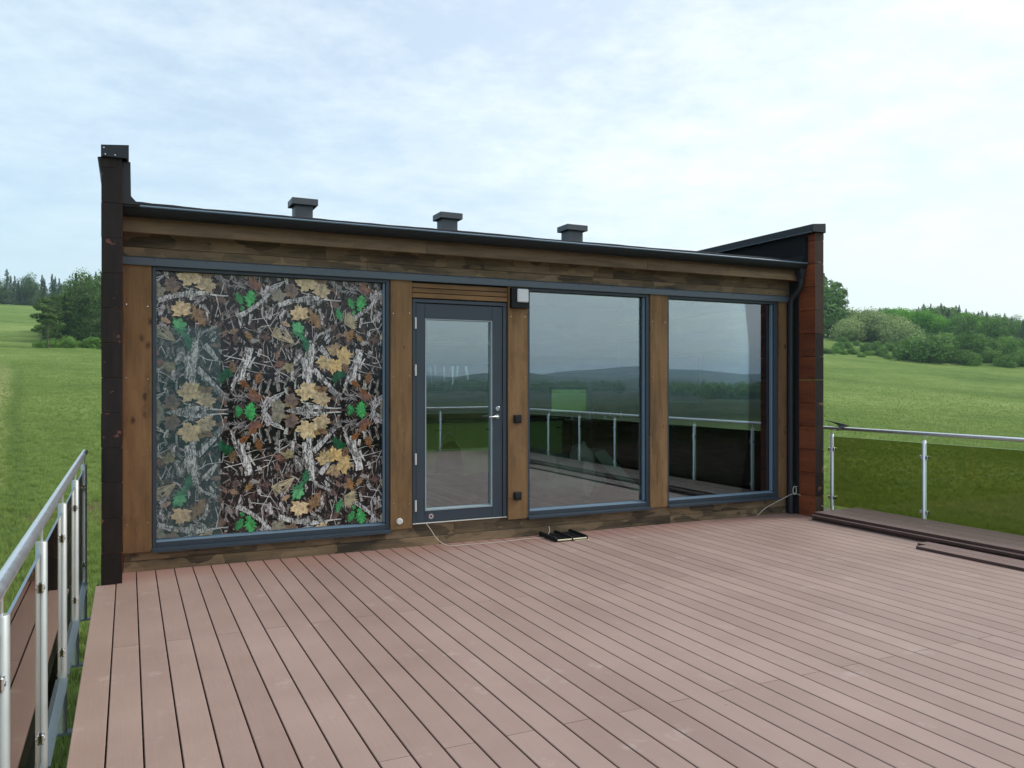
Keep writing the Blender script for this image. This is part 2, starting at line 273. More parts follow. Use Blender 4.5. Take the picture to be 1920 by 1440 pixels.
# ------------------------------------------------------------ terrain
AZ_T = [-180, -120, -60, -30, -8, 15, 46, 58, 80, 110, 180]
D_T = [0, 12, 60, 137, 175, 215, 390, 800, 2000, 9000]
Z_T = {-180: [-3.2,-3.3,-4.2,-6,-7,-8,-12,-17,-22,-20], -120: [-3.2,-3.2,-3.6,-5,-6,-7,-9,-14,-22,-20], -60: [-3.2,-3.0,-1.6,1,3,5,14,18,10,0],
       -30: [-3.2,-2.8,0.5,5.2,9,13,30,40,30,10], -8: [-3.2,-2.6,1.2,7.5,11.2,15.2,34.2,42,30,10], 15: [-3.2,-2.6,1.1,7.2,10.5,15,33,42,30,10],
       46: [-3.2,-2.7,-0.1,5.0,7.6,13.2,26.5,33,30,10], 58: [-3.2,-2.8,-1.2,2.2,4.1,8.6,19.5,26,25,10], 80: [-3.2,-3.0,-2.2,-0.6,0.5,3,11,16,10,0],
       110: [-3.2,-3.2,-3.6,-4.5,-5,-5.5,-6,-8,-12,-10], 180: [-3.2,-3.3,-4.2,-6,-7,-8,-12,-17,-22,-20]}
def lerp_list(xs, ys, x):
    return float(np.interp(x, xs, ys))
def hills(az, d):
    """two far ridges that the windows mirror"""
    h = 0.0
    for (d0, wd, hh, s, ph) in ((2600, 900, 44, 0.055, 1.3), (4400, 1000, 88, 0.040, 5.2)):
        k = math.exp(-((d-d0)/wd)**2)
        a = az*s*6
        h += k*(hh*(0.80+0.30*math.sin(a*0.62+ph)+0.16*math.sin(a*1.7+ph*2.1)+0.05*math.sin(a*5.1+ph)))
    return h
def ground_z(x, y):
    d = math.hypot(x, y); az = math.degrees(math.atan2(x, y))
    prof = [lerp_list(D_T, Z_T[a], d) for a in AZ_T]
    # smooth along azimuth
    z = lerp_list(AZ_T, prof, az)
    if d > 900: z += hills(az, d)
    amp = min(1.0, d/60.0)*0.35+0.05
    z += (mnoise.noise(Vector((x*0.03, y*0.03, 0.3))))*amp*1.6*min(1, 300/max(d, 1)) + mnoise.noise(Vector((x*0.25, y*0.25, 2.0)))*0.10*min(1, 120/max(d, 1))
    return z
def pos_at(px, d, dz=0.0):
    th = R(YAW)+math.atan((px-960)/1515.0)
    x, y = d*math.sin(th), d*math.cos(th); return Vector((x, y, ground_z(x, y)+dz))
def ground_mat():
    m, nt, p, out = newmat('meadow_grass_ground'); p.inputs['Roughness'].default_value = 0.95; p.inputs['Specular IOR Level'].default_value = 0.1
    geo = N(nt, 'ShaderNodeNewGeometry'); P = geo.outputs['Position']
    def noise(sc, det=6, rough=0.6, mapping=None):
        n = N(nt, 'ShaderNodeTexNoise'); n.inputs['Scale'].default_value = sc; n.inputs['Detail'].default_value = det; n.inputs['Roughness'].default_value = rough
        if mapping:
            mp = N(nt, 'ShaderNodeMapping'); mp.inputs['Scale'].default_value = mapping; wire(nt, P, mp.inputs[0]); wire(nt, mp.outputs[0], n.inputs['Vector'])
        else: wire(nt, P, n.inputs['Vector'])
        return n.outputs[0]
    a = noise(0.035, 5); b = noise(0.6, 8, 0.75); c = noise(5.0, 6, 0.7)
    s1 = N(nt, 'ShaderNodeMath', operation='MULTIPLY_ADD'); wire(nt, b, s1.inputs[0]); s1.inputs[1].default_value = 0.55
    s0 = N(nt, 'ShaderNodeMath', operation='MULTIPLY'); wire(nt, a, s0.inputs[0]); s0.inputs[1].default_value = 0.75; wire(nt, s0.outputs[0], s1.inputs[2])
    s2 = N(nt, 'ShaderNodeMath', operation='MULTIPLY_ADD'); wire(nt, c, s2.inputs[0]); s2.inputs[1].default_value = 0.50; wire(nt, s1.outputs[0], s2.inputs[2])
    r = N(nt, 'ShaderNodeValToRGB'); e = r.color_ramp.elements
    e[0].position = 0.60; e[0].color = (0.060, 0.115, 0.023, 1); e[1].position = 1.0; e[1].color = (0.31, 0.385, 0.125, 1); k = e.new(0.88); k.color = (0.155, 0.235, 0.052, 1)
    mr = N(nt, 'ShaderNodeMapRange'); mr.inputs[1].default_value = 0.62; mr.inputs[2].default_value = 1.18; wire(nt, s2.outputs[0], mr.inputs[0])
    e[0].position = 0.08; k.position = 0.5; e[-1].position = 0.95
    wire(nt, mr.outputs[0], r.inputs[0]); colr = r.outputs[0]
    # a pale worn wheel track with a dark rim, running up the field on the left
    sep = N(nt, 'ShaderNodeSeparateXYZ'); wire(nt, P, sep.inputs[0])
    wob = noise(0.04, 2)
    wm = N(nt, 'ShaderNodeMath', operation='MULTIPLY_ADD'); wire(nt, wob, wm.inputs[0]); wm.inputs[1].default_value = 2.4; wm.inputs[2].default_value = -1.2
    ln = N(nt, 'ShaderNodeMath', operation='MULTIPLY_ADD'); wire(nt, sep.outputs[1], ln.inputs[0]); ln.inputs[1].default_value = 0.105; wire(nt, sep.outputs[0], ln.inputs[2])
    la = N(nt, 'ShaderNodeMath', operation='ADD'); wire(nt, ln.outputs[0], la.inputs[0]); wire(nt, wm.outputs[0], la.inputs[1])
    lb = N(nt, 'ShaderNodeMath', operation='ADD'); wire(nt, la.outputs[0], lb.inputs[0]); lb.inputs[1].default_value = 1.25
    ab = N(nt, 'ShaderNodeMath', operation='ABSOLUTE'); wire(nt, lb.outputs[0], ab.inputs[0])
    tr = N(nt, 'ShaderNodeMapRange'); tr.inputs[1].default_value = 0.25; tr.inputs[2].default_value = 0.9; tr.inputs[3].default_value = 0.85; tr.inputs[4].default_value = 0; wire(nt, ab.outputs[0], tr.inputs[0])
    fy = N(nt, 'ShaderNodeMapRange'); fy.inputs[1].default_value = 55; fy.inputs[2].default_value = 95; fy.inputs[3].default_value = 1; fy.inputs[4].default_value = 0; wire(nt, sep.outputs[1], fy.inputs[0])
    fm = N(nt, 'ShaderNodeMath', operation='MULTIPLY'); wire(nt, tr.outputs[0], fm.inputs[0]); wire(nt, fy.outputs[0], fm.inputs[1])
    rb = N(nt, 'ShaderNodeMath', operation='SUBTRACT'); wire(nt, lb.outputs[0], rb.inputs[0]); rb.inputs[1].default_value = 1.15; rc = N(nt, 'ShaderNodeMath', operation='ABSOLUTE'); wire(nt, rb.outputs[0], rc.inputs[0])
    rd = N(nt, 'ShaderNodeMapRange'); rd.inputs[1].default_value = 0.1; rd.inputs[2].default_value = 0.45; rd.inputs[3].default_value = 0.42; rd.inputs[4].default_value = 0; wire(nt, rc.outputs[0], rd.inputs[0])
    re_ = N(nt, 'ShaderNodeMath', operation='MULTIPLY'); wire(nt, rd.outputs[0], re_.inputs[0]); wire(nt, fy.outputs[0], re_.inputs[1])
    rx = N(nt, 'ShaderNodeMix', data_type='RGBA'); wire(nt, re_.outputs[0], rx.inputs['Factor']); wire(nt, colr, rx.inputs[6]); rx.inputs[7].default_value = (0.045, 0.085, 0.020, 1); colr = rx.outputs[2]
    tx = N(nt, 'ShaderNodeMix', data_type='RGBA'); wire(nt, fm.outputs[0], tx.inputs['Factor']); wire(nt, colr, tx.inputs[6]); tx.inputs[7].default_value = (0.36, 0.36, 0.15, 1); colr = tx.outputs[2]
    # bare soil scrape beside the cabin
    vd = N(nt, 'ShaderNodeVectorMath', operation='DISTANCE'); wire(nt, P, vd.inputs[0]); vd.inputs[1].default_value = (-0.9, 23.5, ground_z(-0.9, 23.5))
    vn = N(nt, 'ShaderNodeMath', operation='MULTIPLY_ADD'); wire(nt, b, vn.inputs[0]); vn.inputs[1].default_value = -1.2; wire(nt, vd.outputs['Value'], vn.inputs[2])
    vr = N(nt, 'ShaderNodeMapRange'); vr.inputs[1].default_value = 0.5; vr.inputs[2].default_value = 1.0; vr.inputs[3].default_value = 0.9; vr.inputs[4].default_value = 0; wire(nt, vn.outputs[0], vr.inputs[0])
    vx = N(nt, 'ShaderNodeMix', data_type='RGBA'); wire(nt, vr.outputs[0], vx.inputs['Factor']); wire(nt, colr, vx.inputs[6]); vx.inputs[7].default_value = (0.20, 0.14, 0.09, 1); colr = vx.outputs[2]
    # wooded and ploughed patches kilometres away
    ln2 = N(nt, 'ShaderNodeMath', operation='MULTIPLY_ADD'); wire(nt, sep.outputs[1], ln2.inputs[0]); ln2.inputs[1].default_value = -1.0; wn2 = N(nt, 'ShaderNodeMath', operation='MULTIPLY'); wire(nt, a, wn2.inputs[0]); wn2.inputs[1].default_value = 90; wire(nt, wn2.outputs[0], ln2.inputs[2])
    fr = N(nt, 'ShaderNodeMapRange'); fr.inputs[1].default_value = 75; fr.inputs[2].default_value = 170; fr.inputs[4].default_value = 0.92; wire(nt, ln2.outputs[0], fr.inputs[0])
    fn = noise(0.006, 7, 0.65); fc = N(nt, 'ShaderNodeValToRGB'); fc.color_ramp.elements[0].position = 0.42; fc.color_ramp.elements[0].color = (0.018, 0.034, 0.016, 1); fc.color_ramp.elements[1].position = 0.62; fc.color_ramp.elements[1].color = (0.055, 0.080, 0.030, 1); wire(nt, fn, fc.inputs[0])
    fx = N(nt, 'ShaderNodeMix', data_type='RGBA'); wire(nt, fr.outputs[0], fx.inputs['Factor']); wire(nt, colr, fx.inputs[6]); wire(nt, fc.outputs[0], fx.inputs[7]); colr = fx.outputs[2]
    wire(nt, colr, p.inputs['Base Color'])
    bp = N(nt, 'ShaderNodeBump'); bp.inputs['Strength'].default_value = 1.0; bp.inputs['Distance'].default_value = 0.25; wire(nt, c, bp.inputs['Height']); wire(nt, bp.outputs[0], p.inputs['Normal'])
    return m
M['ground'] = ground_mat()
def build_ground():
    rad = [0.0]+list(np.geomspace(1.2, 6100, 125)); naz = 400
    vs = [(0, 0, ground_z(0, 0.01))]; fs = []
    for r in rad[1:]:
        for k in range(naz):
            a = 2*math.pi*k/naz; x, y = r*math.sin(a), r*math.cos(a); vs.append((x, y, ground_z(x, y)))
    for k in range(naz): fs.append((0, 1+k, 1+(k+1) % naz))
    for i in range(len(rad)-2):
        for k in range(naz):
            a, b = 1+i*naz+k, 1+i*naz+(k+1) % naz; fs.append((a, a+naz, b+naz, b))
    me = bpy.data.meshes.new('field'); me.from_pydata(vs, [], fs); me.update(); me.polygons.foreach_set('use_smooth', [True]*len(fs))
    bm = bmesh.new(); bm.from_mesh(me); bmesh.ops.recalc_face_normals(bm, faces=bm.faces[:])
    if bm.faces[0].normal.z < 0: bmesh.ops.reverse_faces(bm, faces=bm.faces[:])
    bm.to_mesh(me); bm.free()
    o = link('meadow', me, None, M['ground']); tag(o, 'rolling green meadow around the cabin rising to the woods', kind='structure')
build_ground()

# ------------------------------------------------------------ haze
def build_haze():
    m = bpy.data.materials.new('valley_haze'); m.use_nodes = True; nt = m.node_tree; nt.nodes.clear()
    out = N(nt, 'ShaderNodeOutputMaterial'); v = N(nt, 'ShaderNodeVolumePrincipled'); v.inputs['Color'].default_value = (0.66, 0.84, 1.0, 1); v.inputs['Density'].default_value = 0.00022
    v.inputs['Anisotropy'].default_value = 0.2; wire(nt, v.outputs[0], out.inputs['Volume'])
    o = MB().box(-6200, 6200, -6200, 6200, -60, 170).build('haze', m); tag(o, 'thin pale blue air over the valley', kind='stuff')
build_haze()

# ------------------------------------------------------------ deck
BW, GX0 = 0.149, -0.238
deck = thing('deck', None, None, (0, 0, 0)); tag(deck, 'raised terrace of pinkish brown composite boards', kind='structure')
board_cache = {}
def board_mesh(L):
    k = round(L, 3)
    if k not in board_cache:
        w = (BW-0.0070)/2; poly = [(-w, -0.024), (w, -0.024), (w, -0.003), (w-0.003, 0), (-w+0.003, 0), (-w, -0.003)]
        me = MB().prism(poly, 'y', 0.0015, L-0.0015).mesh('board'); me.materials.append(M['deck']); me.materials.append(M['deck_edge'])
        for f in me.polygons:
            if abs(f.normal.z) < 0.5: f.material_index = 1
        board_cache[k] = me
    return board_cache[k]
i = 0
YB = -2.75
while True:
    xc = GX0+BW*(i+0.5)
    if xc > 8.12: break
    y1 = 7.606 if -0.04 < xc < 7.44 else (7.19 if xc < 0 else 7.19)
    if xc > 7.6: y1 = 7.62
    js = [3.33, -0.94] if i % 2 == 0 else [5.463, 1.20]
    ys = [YB]+sorted([j for j in js if j > YB])+[y1]
    for a, b in zip(ys[:-1], ys[1:]):
        o = link('board', board_mesh(b-a), deck); o.location = (xc, a, -0.0004*random.random())
    i += 1
X_DECK_R = GX0+BW*i
for k in range(22):
    yy = YB+0.1+k*0.48; MB().box(-0.158, X_DECK_R-0.052, yy, yy+0.045, -0.22, -0.026).build('joist', M['spare_dark'], deck)
MB().box(-0.205, -0.16, YB+0.02, 7.15, -0.24, -0.0265).build('edge_beam', M['spare_dark'], deck); MB().box(X_DECK_R-0.05, X_DECK_R-0.01, YB+0.02, 7.15, -0.24, -0.0265).build('edge_beam', M['spare_dark'], deck)
dp = None
for xx in (0.1, 2.7, 5.3, 7.9):
    for yy in (-2.5, 1.0, 4.4): MB().box(xx-0.07, xx+0.07, yy-0.07, yy+0.07, -4.2, -0.243).build('support_post', M['spare_dark'], deck)

# ------------------------------------------------------------ the cabin
FY = 7.61
XL, XR = -0.043, 7.45
WT = 0.135
house = thing('cabin', 'long low log cabin with three big grey framed windows and a flat dark roof', 'cabin', (3.7, 10, 0))
house.location = (0, 0, 0)
ZT = 3.42
def wing_logs(x0, x1, side):
    z = 0.25-0.28*13
    while z < ZT-0.01:
        z1 = min(z+0.28, ZT); ch = 0.006; zz0 = max(z, -0.002 if False else z)
        j = random.uniform(-0.002, 0.002)
        b = MB(); poly = [(x0+ch, z+0.0015), (x1-ch, z+0.0015), (x1+j, z+ch), (x1+j, z1-ch), (x1-ch, z1-0.0015), (x0+ch, z1-0.0015), (x0+j, z1-ch), (x0+j, z+ch)]
        b.prism(poly, 'y', 7.2+random.uniform(0, 0.003), 11.72)
        me = b.mesh('log'); me.materials.append(M['log_red']); me.materials.append(M['log_end'] if side < 0 else M['log_brown'] if (random.random() < 0.2 or z > 2.2) else M['log_end'])
        for f in me.polygons:
            if f.normal.y < -0.9 or f.normal.x*side > 0.7: f.material_index = 1
        o = link('log', me, house)
        z = z1
wing_logs(XL-0.152, XL, -1); wing_logs(XR, XR+WT, 1)
# facade logs: two bottom courses, two top courses
for (z0, z1) in ((-0.20, 0.086), (0.086, 0.22), (2.6195, 2.77), (2.77, 3.0)):
    xs = XL+0.002
    cuts = sorted([random.uniform(1.5, 2.3), random.uniform(4.0, 4.9)]) if z0 > 1 else [random.uniform(2.5, 3.2), 5.63]
    for a, b in zip([XL+0.002]+cuts, cuts+[XR-0.002]):
        MB().box(a, b-0.001, FY+random.uniform(0.000, 0.004), FY+0.13, z0+0.001, z1-0.001, 0.004).build('log', M['facade_log'], house)
# wall behind the planks
for a, b in ((XL, 0.19), (2.29, 2.53), (3.545, 3.79), (5.325, 5.575), (7.225, XR)):
    MB().box(a+0.001, b-0.001, FY+0.010, FY+0.12, 0.221, 2.618).build('wall_core', M['spare_dark'], house)
SCREW = MB().tube([(0, 0, 0), (0, -0.002, 0)], 0.0048, 7).mesh('screw'); SCREW.materials.append(M['chrome'])
SCREW2 = MB().tube([(0, 0, 0), (0, -0.004, 0)], 0.0058, 7).mesh('screw'); SCREW2.materials.append(M['metal_dark'])
def screw(x, y, z, par, me=None):
    o = link('screw', me or SCREW, par); o.location = (x, y, z); return o
# vertical cover planks
for a, b, z0 in ((XL+0.001, 0.180, 0.163), (2.296, 2.514, 0.184), (3.556, 3.781, 0.192), (5.331, 5.568, 0.198), (7.236, 7.372, 0.19)):
    o = MB().box(a, b, FY-0.030, FY-0.001, z0, 2.617, 0.003).build('plank', M['plank'], house)
    for zz in np.arange(z0+0.25, 2.6, 0.62):
        for xx in (a+0.03, b-0.03): screw(xx+random.uniform(-.004, .004), FY-0.030, zz+random.uniform(-.01, .01), o)
# slats above the door
for k, zz in enumerate((2.452, 2.502, 2.552)):
    MB().box(2.519, 3.551, FY-0.020, FY-0.0005, zz, zz+0.043, 0.002).build('slat', M['slat'], house)
MB().box(2.519, 3.551, FY+0.004, FY+0.03, 2.44, 2.62).build('slat_backing', M['rubber'], house)
# metal drip band over the openings
tb = MB(); tb.prism([(FY-0.002, 2.617), (FY-0.052, 2.612), (FY-0.052, 2.622), (FY-0.046, 2.676), (FY-0.002, 2.694)], 'x', XL+0.001, 7.376)
to = tb.build('drip_flashing', M['metal_grey'], house)
for xx in np.arange(0.2, 7.3, 0.42): screw(xx, FY-0.047, 2.668, to, SCREW2)
# fascia, soffit, gutter
cuts = [XL+0.001, 2.62, 5.2, XR-0.002]
for a, b in zip(cuts[:-1], cuts[1:]): MB().box(a, b-0.0015, 7.448, 7.478, 2.868, 3.02, 0.003).build('fascia_board', M['fascia'], house)
MB().box(XL+0.001, XR-0.001, 7.479, FY-0.001, 2.95, 2.975).build('soffit', M['spare_dark'], house)
gut = MB(); n = 14; rr = 0.056; yc, zc = 7.372, 3.060
outer = [(yc-rr*math.cos(math.pi*k/n), zc-rr*1.45*math.sin(math.pi*k/n)) for k in range(n+1)]
inner = [(yc-(rr-.004)*math.cos(math.pi*k/n), zc-(rr*1.45-.004)*math.sin(math.pi*k/n)) for k in range(n+1)][::-1]
gut.prism(outer+inner, 'x', XL+0.002, 7.435)
g = gut.build('gutter', M['black'], house)
MB().tube([(XL+0.002, yc-rr, zc+0.004), (7.44, yc-rr, zc+0.004)], 0.0085, 8).build('gutter_rim', M['frame_light'], g)  # rim in a pale colour that paints its highlight
MB().prism([(p[0], p[1]) for p in outer], 'x', 7.435, 7.441).build('gutter_end', M['metal_dark'], g)
hp = MB(); hx = 7.392
hp.prism([(hx-0.05, 3.02), (hx+0.05, 3.02), (hx+0.045, 2.99), (hx+0.014, 2.87), (hx-0.03, 2.87)], 'y', 7.335, 7.41)
hp.build('rainwater_head', M['metal_dark'], house)
dpipe = MB(); dpipe.tube([(hx, 7.372, 2.88), (hx, 7.372, 2.82), (hx-0.004, 7.39, 2.76), (hx-0.008, 7.50, 2.665), (hx-0.010, 7.525, 2.60), (hx-0.010, 7.53, 2.4), (hx-0.010, 7.53, 0.004)], 0.034, 14)
dpo = dpipe.build('downpipe', M['metal_dark'], house)
for zz in (2.33, 1.2, 0.35): MB().tube([(hx-0.010, 7.53, zz), (hx-0.010, 7.53, zz+0.025)], 0.038, 14).build('pipe_clip', M['metal_dark'], dpo)
MB().box(7.435, 7.4495, 7.46, FY-0.002, 0.002, 2.86).build('dark_corner_strip', M['rubber'], house)  # thin black strip on the wing wall beside the downpipe
MB().box(7.376, 7.434, 7.575, FY-0.002, 0.002, 2.60).build('corner_strip', M['rubber'], house)
# roof
def roof_z(y): return 3.064+max(0, y-7.33)*0.185
rf = MB(); rf.prism([(7.345, 3.068), (7.345, 3.080), (7.40, 3.104), (11.72, roof_z(11.72)+0.025), (11.72, 2.95), (7.479, 2.976), (7.479, 3.022)], 'x', XL+0.001, XR-0.001)
roof = rf.build('roof', M['felt'], house)
bm = MB()   # a slightly buckled felt edge
xs = np.linspace(XL+0.06, XR-0.06, 90)
vs = []; 
for x in xs:
    h = 0.012+0.010*mnoise.noise(Vector((x*1.3, 1.7, 0)))+0.004*mnoise.noise(Vector((x*7, .7, 0)))
    vs += [(x, 7.352, 3.080), (x, 7.356, 3.082+h*0.6), (x, 7.45, 3.104+h*1.3), (x, 8.2, roof_z(8.2)+0.03+h)]
bm.add(vs, [(4*i+j, 4*i+4+j, 4*i+5+j, 4*i+1+j) for i in range(len(xs)-1) for j in range(3)], True); bm.build('felt_sheet', M['felt'], roof)
# upstands against the parapets
up = MB(); up.prism([(XL+0.001, 3.05), (XL+0.060, 3.40), (XL+0.001, 3.405)], 'y', 7.24, 7.241)
MB().prism([(XL+0.001, 3.06), (0.085, 3.06), (0.056, 3.085), (0.020, 3.125), (0.016, 3.40), (XL+0.001, 3.40)], 'y', 7.25, 11.70).build('felt_upstand', M['metal_dark'], roof)
MB().prism([(XR-0.001, 3.06), (7.33, 3.06), (7.36, 3.10), (7.405, 3.16), (7.41, 3.425), (XR-0.001, 3.425)], 'y', 7.318, 11.70).build('felt_upstand', M['felt'], roof)
# parapet cappings
def cap(x0, x1, zs, nm):
    b = MB(); prof = [(x0, zs), (x0, zs+0.085), (x1, zs+0.105), (x1, zs), (x1-0.012, zs-0.012), (x1-0.012, zs+0.06), (x0+0.012, zs+0.06), (x0+0.012, zs-0.012)]
    b.prism(prof, 'y', 7.175, 11.76); b.box(x0+0.001, x1-0.001, 7.172, 7.176, zs-0.004, zs+0.0845)
    return b.build(nm, M['metal_dark'], house)
cl = cap(-0.196, 0.004, 3.412, 'parapet_cap'); cr = cap(7.385, 7.592, 3.428, 'parapet_cap')
for (x, z) in ((-0.175, 3.475), (-0.165, 3.425), (-0.095, 3.425)): screw(x, 7.172, z, cl)
MB().prism([(-0.1955, 3.26), (-0.1955, 3.41), (-0.222, 3.405)], 'y', 7.21, 11.72).build('side_flashing', M['metal_dark'], house)
MB().box(7.355, 7.395, 7.19, 11.72, 3.415, 3.425).build('cap_drip_edge', M['metal_grey'], cr)
# vents on the roof
for (xa, xb) in ((1.740, 1.943), (3.549, 3.752), (5.352, 5.577)):
    yv = 9.5; zr = roof_z(yv)
    v = MB().box(xa, xb, yv, yv+0.20, zr-0.05, 3.70, 0.003).build('roof_vent', M['vent'], house)
    MB().box(xa-0.042, xb+0.052, yv-0.045, yv+0.245, 3.672, 3.748, 0.004).build('vent_cap', M['vent'], v)
# back wall, far side, floor and lower storey
OPEN = [(0.5, 2.7, 0.45, 2.35), (6.13, 6.93, 1.10, 1.56)]     # back wall openings; the large unseen one is added to light the room
def wall_with_openings(y0, y1, z0, z1, nm, mat):
    zs = sorted({z0, z1} | {z for o_ in OPEN for z in o_[2:] if z0 < z < z1})
    for za, zb in zip(zs[:-1], zs[1:]):
        cut = sorted([(o_[0], o_[1]) for o_ in OPEN if o_[2] <= za+1e-6 and o_[3] >= zb-1e-6]); x = XL+0.033
        for a, b in cut+[(XR-0.033, None)]:
            MB().box(x, a, y0, y1, za+0.0008, zb-0.0008).build(nm, mat, house)
            x = b
wall_with_openings(11.53, 11.70, -3.5, 3.55, 'back_wall', M['log_red'])
for (a, b, c, d) in OPEN:
    w = MB(); w.box(a+.001, a+0.05, 11.52, 11.62, c+.001, d-.001); w.box(b-0.05, b-.001, 11.52, 11.62, c+.001, d-.001); w.box(a+0.051, b-0.051, 11.52, 11.62, d-0.05, d-.001); w.box(a+0.051, b-0.051, 11.52, 11.62, c+.001, c+0.05)
    wo_ = w.build('window', M['frame'], house); MB().box(a+0.05, b-0.05, 11.56, 11.566, c+0.05, d-0.05).build('pane', pane_mat('green_tinted_pane', 0.0, (0.58, 0.72, 0.60)), wo_)
MB().box(XL+0.002, XR-0.002, 7.75, 11.529, 0.02, 0.14).build('floor', plain('interior_floor', (0.07, 0.05, 0.04), 0.6), house)
MB().box(XL+0.002, XR-0.002, 7.75, 11.529, 2.86, 2.90).build('ceiling', plain('interior_ceiling', (0.6, 0.56, 0.48), 0.8), house)
MB().box(XL+0.01, XR-0.01, 7.65, 7.8, -3.6, -0.22).build('lower_wall', M['concrete'], house)

inner = wood('pale_interior_log', (0.12, 0.09, 0.06), (0.25, 0.19, 0.12), (0.32, 0.26, 0.17), 1, knots=0.7)
inner_x = wood('pale_interior_log_back', (0.12, 0.09, 0.06), (0.25, 0.19, 0.12), (0.32, 0.26, 0.17), 0, knots=0.7)
for k in range(10):
    z0 = 0.141+0.272*k
    MB().box(XR-0.030, XR-0.001, 7.752, 11.528, z0, z0+0.268, 0.006).build('interior_log', inner, house)
    wall_with_openings(11.495, 11.5285, z0, z0+0.268, 'interior_log', inner_x)
    MB().box(XL+0.001, XL+0.030, 7.752, 11.528, z0, z0+0.268, 0.006).build('interior_log', inner, house)
# ---- windows
def window(x0, x1, zb, zt, fl, frr, film=False, gx0=None, gx1=None):
    """x0..x1 outer frame; zb sill bottom; zt top; fl / frr frame widths"""
    w = MB(); y0, y1 = FY-0.012, FY+0.10
    w.box(x0, x0+fl, y0, y1, zb+0.035, zt, 0.002); w.box(x1-frr, x1, y0, y1, zb+0.035, zt, 0.002)
    w.box(x0+fl+.0005, x1-frr-.0005, y0, y1, zt-0.035, zt, 0.002)
    w.box(x0+fl+.0005, x1-frr-.0005, y0, y1, zb+0.035, zb+0.078, 0.002)
    wo = w.build('window', M['frame'], house)
    MB().prism([(FY-0.062, zb), (FY-0.062, zb+0.022), (FY-0.014, zb+0.034), (FY+0.002, zb+0.034), (FY+0.002, zb+0.016), (FY-0.050, zb)], 'x', x0-0.004, x1+0.004).build('sill', M['frame'], wo)
    MB().prism([(FY-0.010, zb+0.079), (FY+0.050, zb+0.096), (FY+0.050, zb+0.079)], 'x', x0+fl, x1-frr).build('glazing_bead', M['frame_light'], wo)
    MB().box(x1-frr-0.022, x1-frr-0.001, FY+0.012, FY+0.05, zb+0.097, zt-0.037, 0.002).build('glazing_bead', M['frame_light'], wo)
    MB().box(x1-frr-0.028, x1-frr-0.002, FY+0.0505, FY+0.053, zb+0.097, zt-0.037).build('gasket', M['rubber'], wo)
    MB().box(x0+fl-0.004, x1-frr-0.003, FY+0.055, FY+0.061, zb+0.079, zt-0.034).build('pane', M['glass'], wo)
    return wo
w1 = window(0.186, 2.293, 0.158, 2.617, 0.032, 0.038)
w2 = window(3.787, 5.327, 0.184, 2.617, 0.028, 0.040)
w3 = window(5.572, 7.229, 0.186, 2.617, 0.028, 0.052)

# ---- door
dj = MB(); dj.box(2.523, 2.558, FY-0.016, FY+0.09, 0.225, 2.405, 0.002); dj.box(3.503, 3.541, FY-0.016, FY+0.09, 0.225, 2.405, 0.002); dj.box(2.523, 3.541, FY-0.020, FY+0.09, 2.4055, 2.438, 0.002)
dfo = dj.build('door_frame', M['frame'], house)
MB().box(2.523, 3.541, FY-0.03, FY+0.09, 0.2205, 0.226).build('threshold', M['white'], dfo)
lf = MB(); dy0, dy1 = FY-0.006, FY+0.055
lf.box(2.562, 2.655, dy0, dy1, 0.234, 2.399, 0.003); lf.box(3.385, 3.499, dy0, dy1, 0.234, 2.399, 0.003)
lf.box(2.6555, 3.3845, dy0, dy1, 2.252, 2.399, 0.003); lf.box(2.6555, 3.3845, dy0, dy1, 0.234, 0.338, 0.003)
door = lf.build('door', M['frame'], house)
bd = MB(); bd.box(2.656, 2.668, dy0-0.004, dy1-0.02, 0.340, 2.250); bd.box(3.373, 3.384, dy0-0.004, dy1-0.02, 0.340, 2.250)
bd.box(2.6685, 3.3725, dy0-0.004, dy1-0.02, 2.240, 2.250); bd.prism([(dy0-0.004, 0.340), (dy0-0.004, 0.352), (dy1-0.02, 0.366), (dy1-0.02, 0.340)], 'x', 2.6685, 3.3725)
bd.build('glazing_bead', plain('pale_bead', (0.27, 0.33, 0.36), 0.35), door)
MB().box(2.6685, 3.3725, dy0+0.034, dy0+0.040, 0.366, 2.240).build('pane', M['glass'], door)
for zz in (2.20, 1.737, 0.86, 0.40): MB().tube([(2.553, FY-0.024, zz-0.055), (2.553, FY-0.024, zz+0.055)], 0.0095, 10).build('hinge', M['white'], door)
hd = MB(); hd.tube([(3.440, dy0-0.001, 1.265), (3.440, dy0-0.010, 1.265)], 0.024, 18); hd.tube([(3.440, dy0-0.010, 1.265), (3.440, dy0-0.048, 1.265), (3.432, dy0-0.055, 1.265), (3.325, dy0-0.055, 1.262)], 0.0085, 10)
hd.build('handle', M['chrome'], door)
lk = MB(); lk.tube([(3.443, dy0-0.001, 1.345), (3.443, dy0-0.014, 1.345), (3.443, dy0-0.018, 1.345)], [0.026, 0.026, 0.020], 20); lk.build('lock', M['chrome'], door)
MB().box(3.4995, 3.5022, dy0+0.001, dy0+0.02, 1.18, 1.43).build('strike_plate', M['chrome'], door)
MB().tube([(2.718, dy0-0.001, 0.285), (2.718, dy0-0.006, 0.285)], 0.026, 20).build('maker_badge', M['chrome'], door)
MB().tube([(2.718, dy0-0.006, 0.285), (2.718, dy0-0.0072, 0.285)], 0.012, 16).build('badge_centre', M['frame'], door)

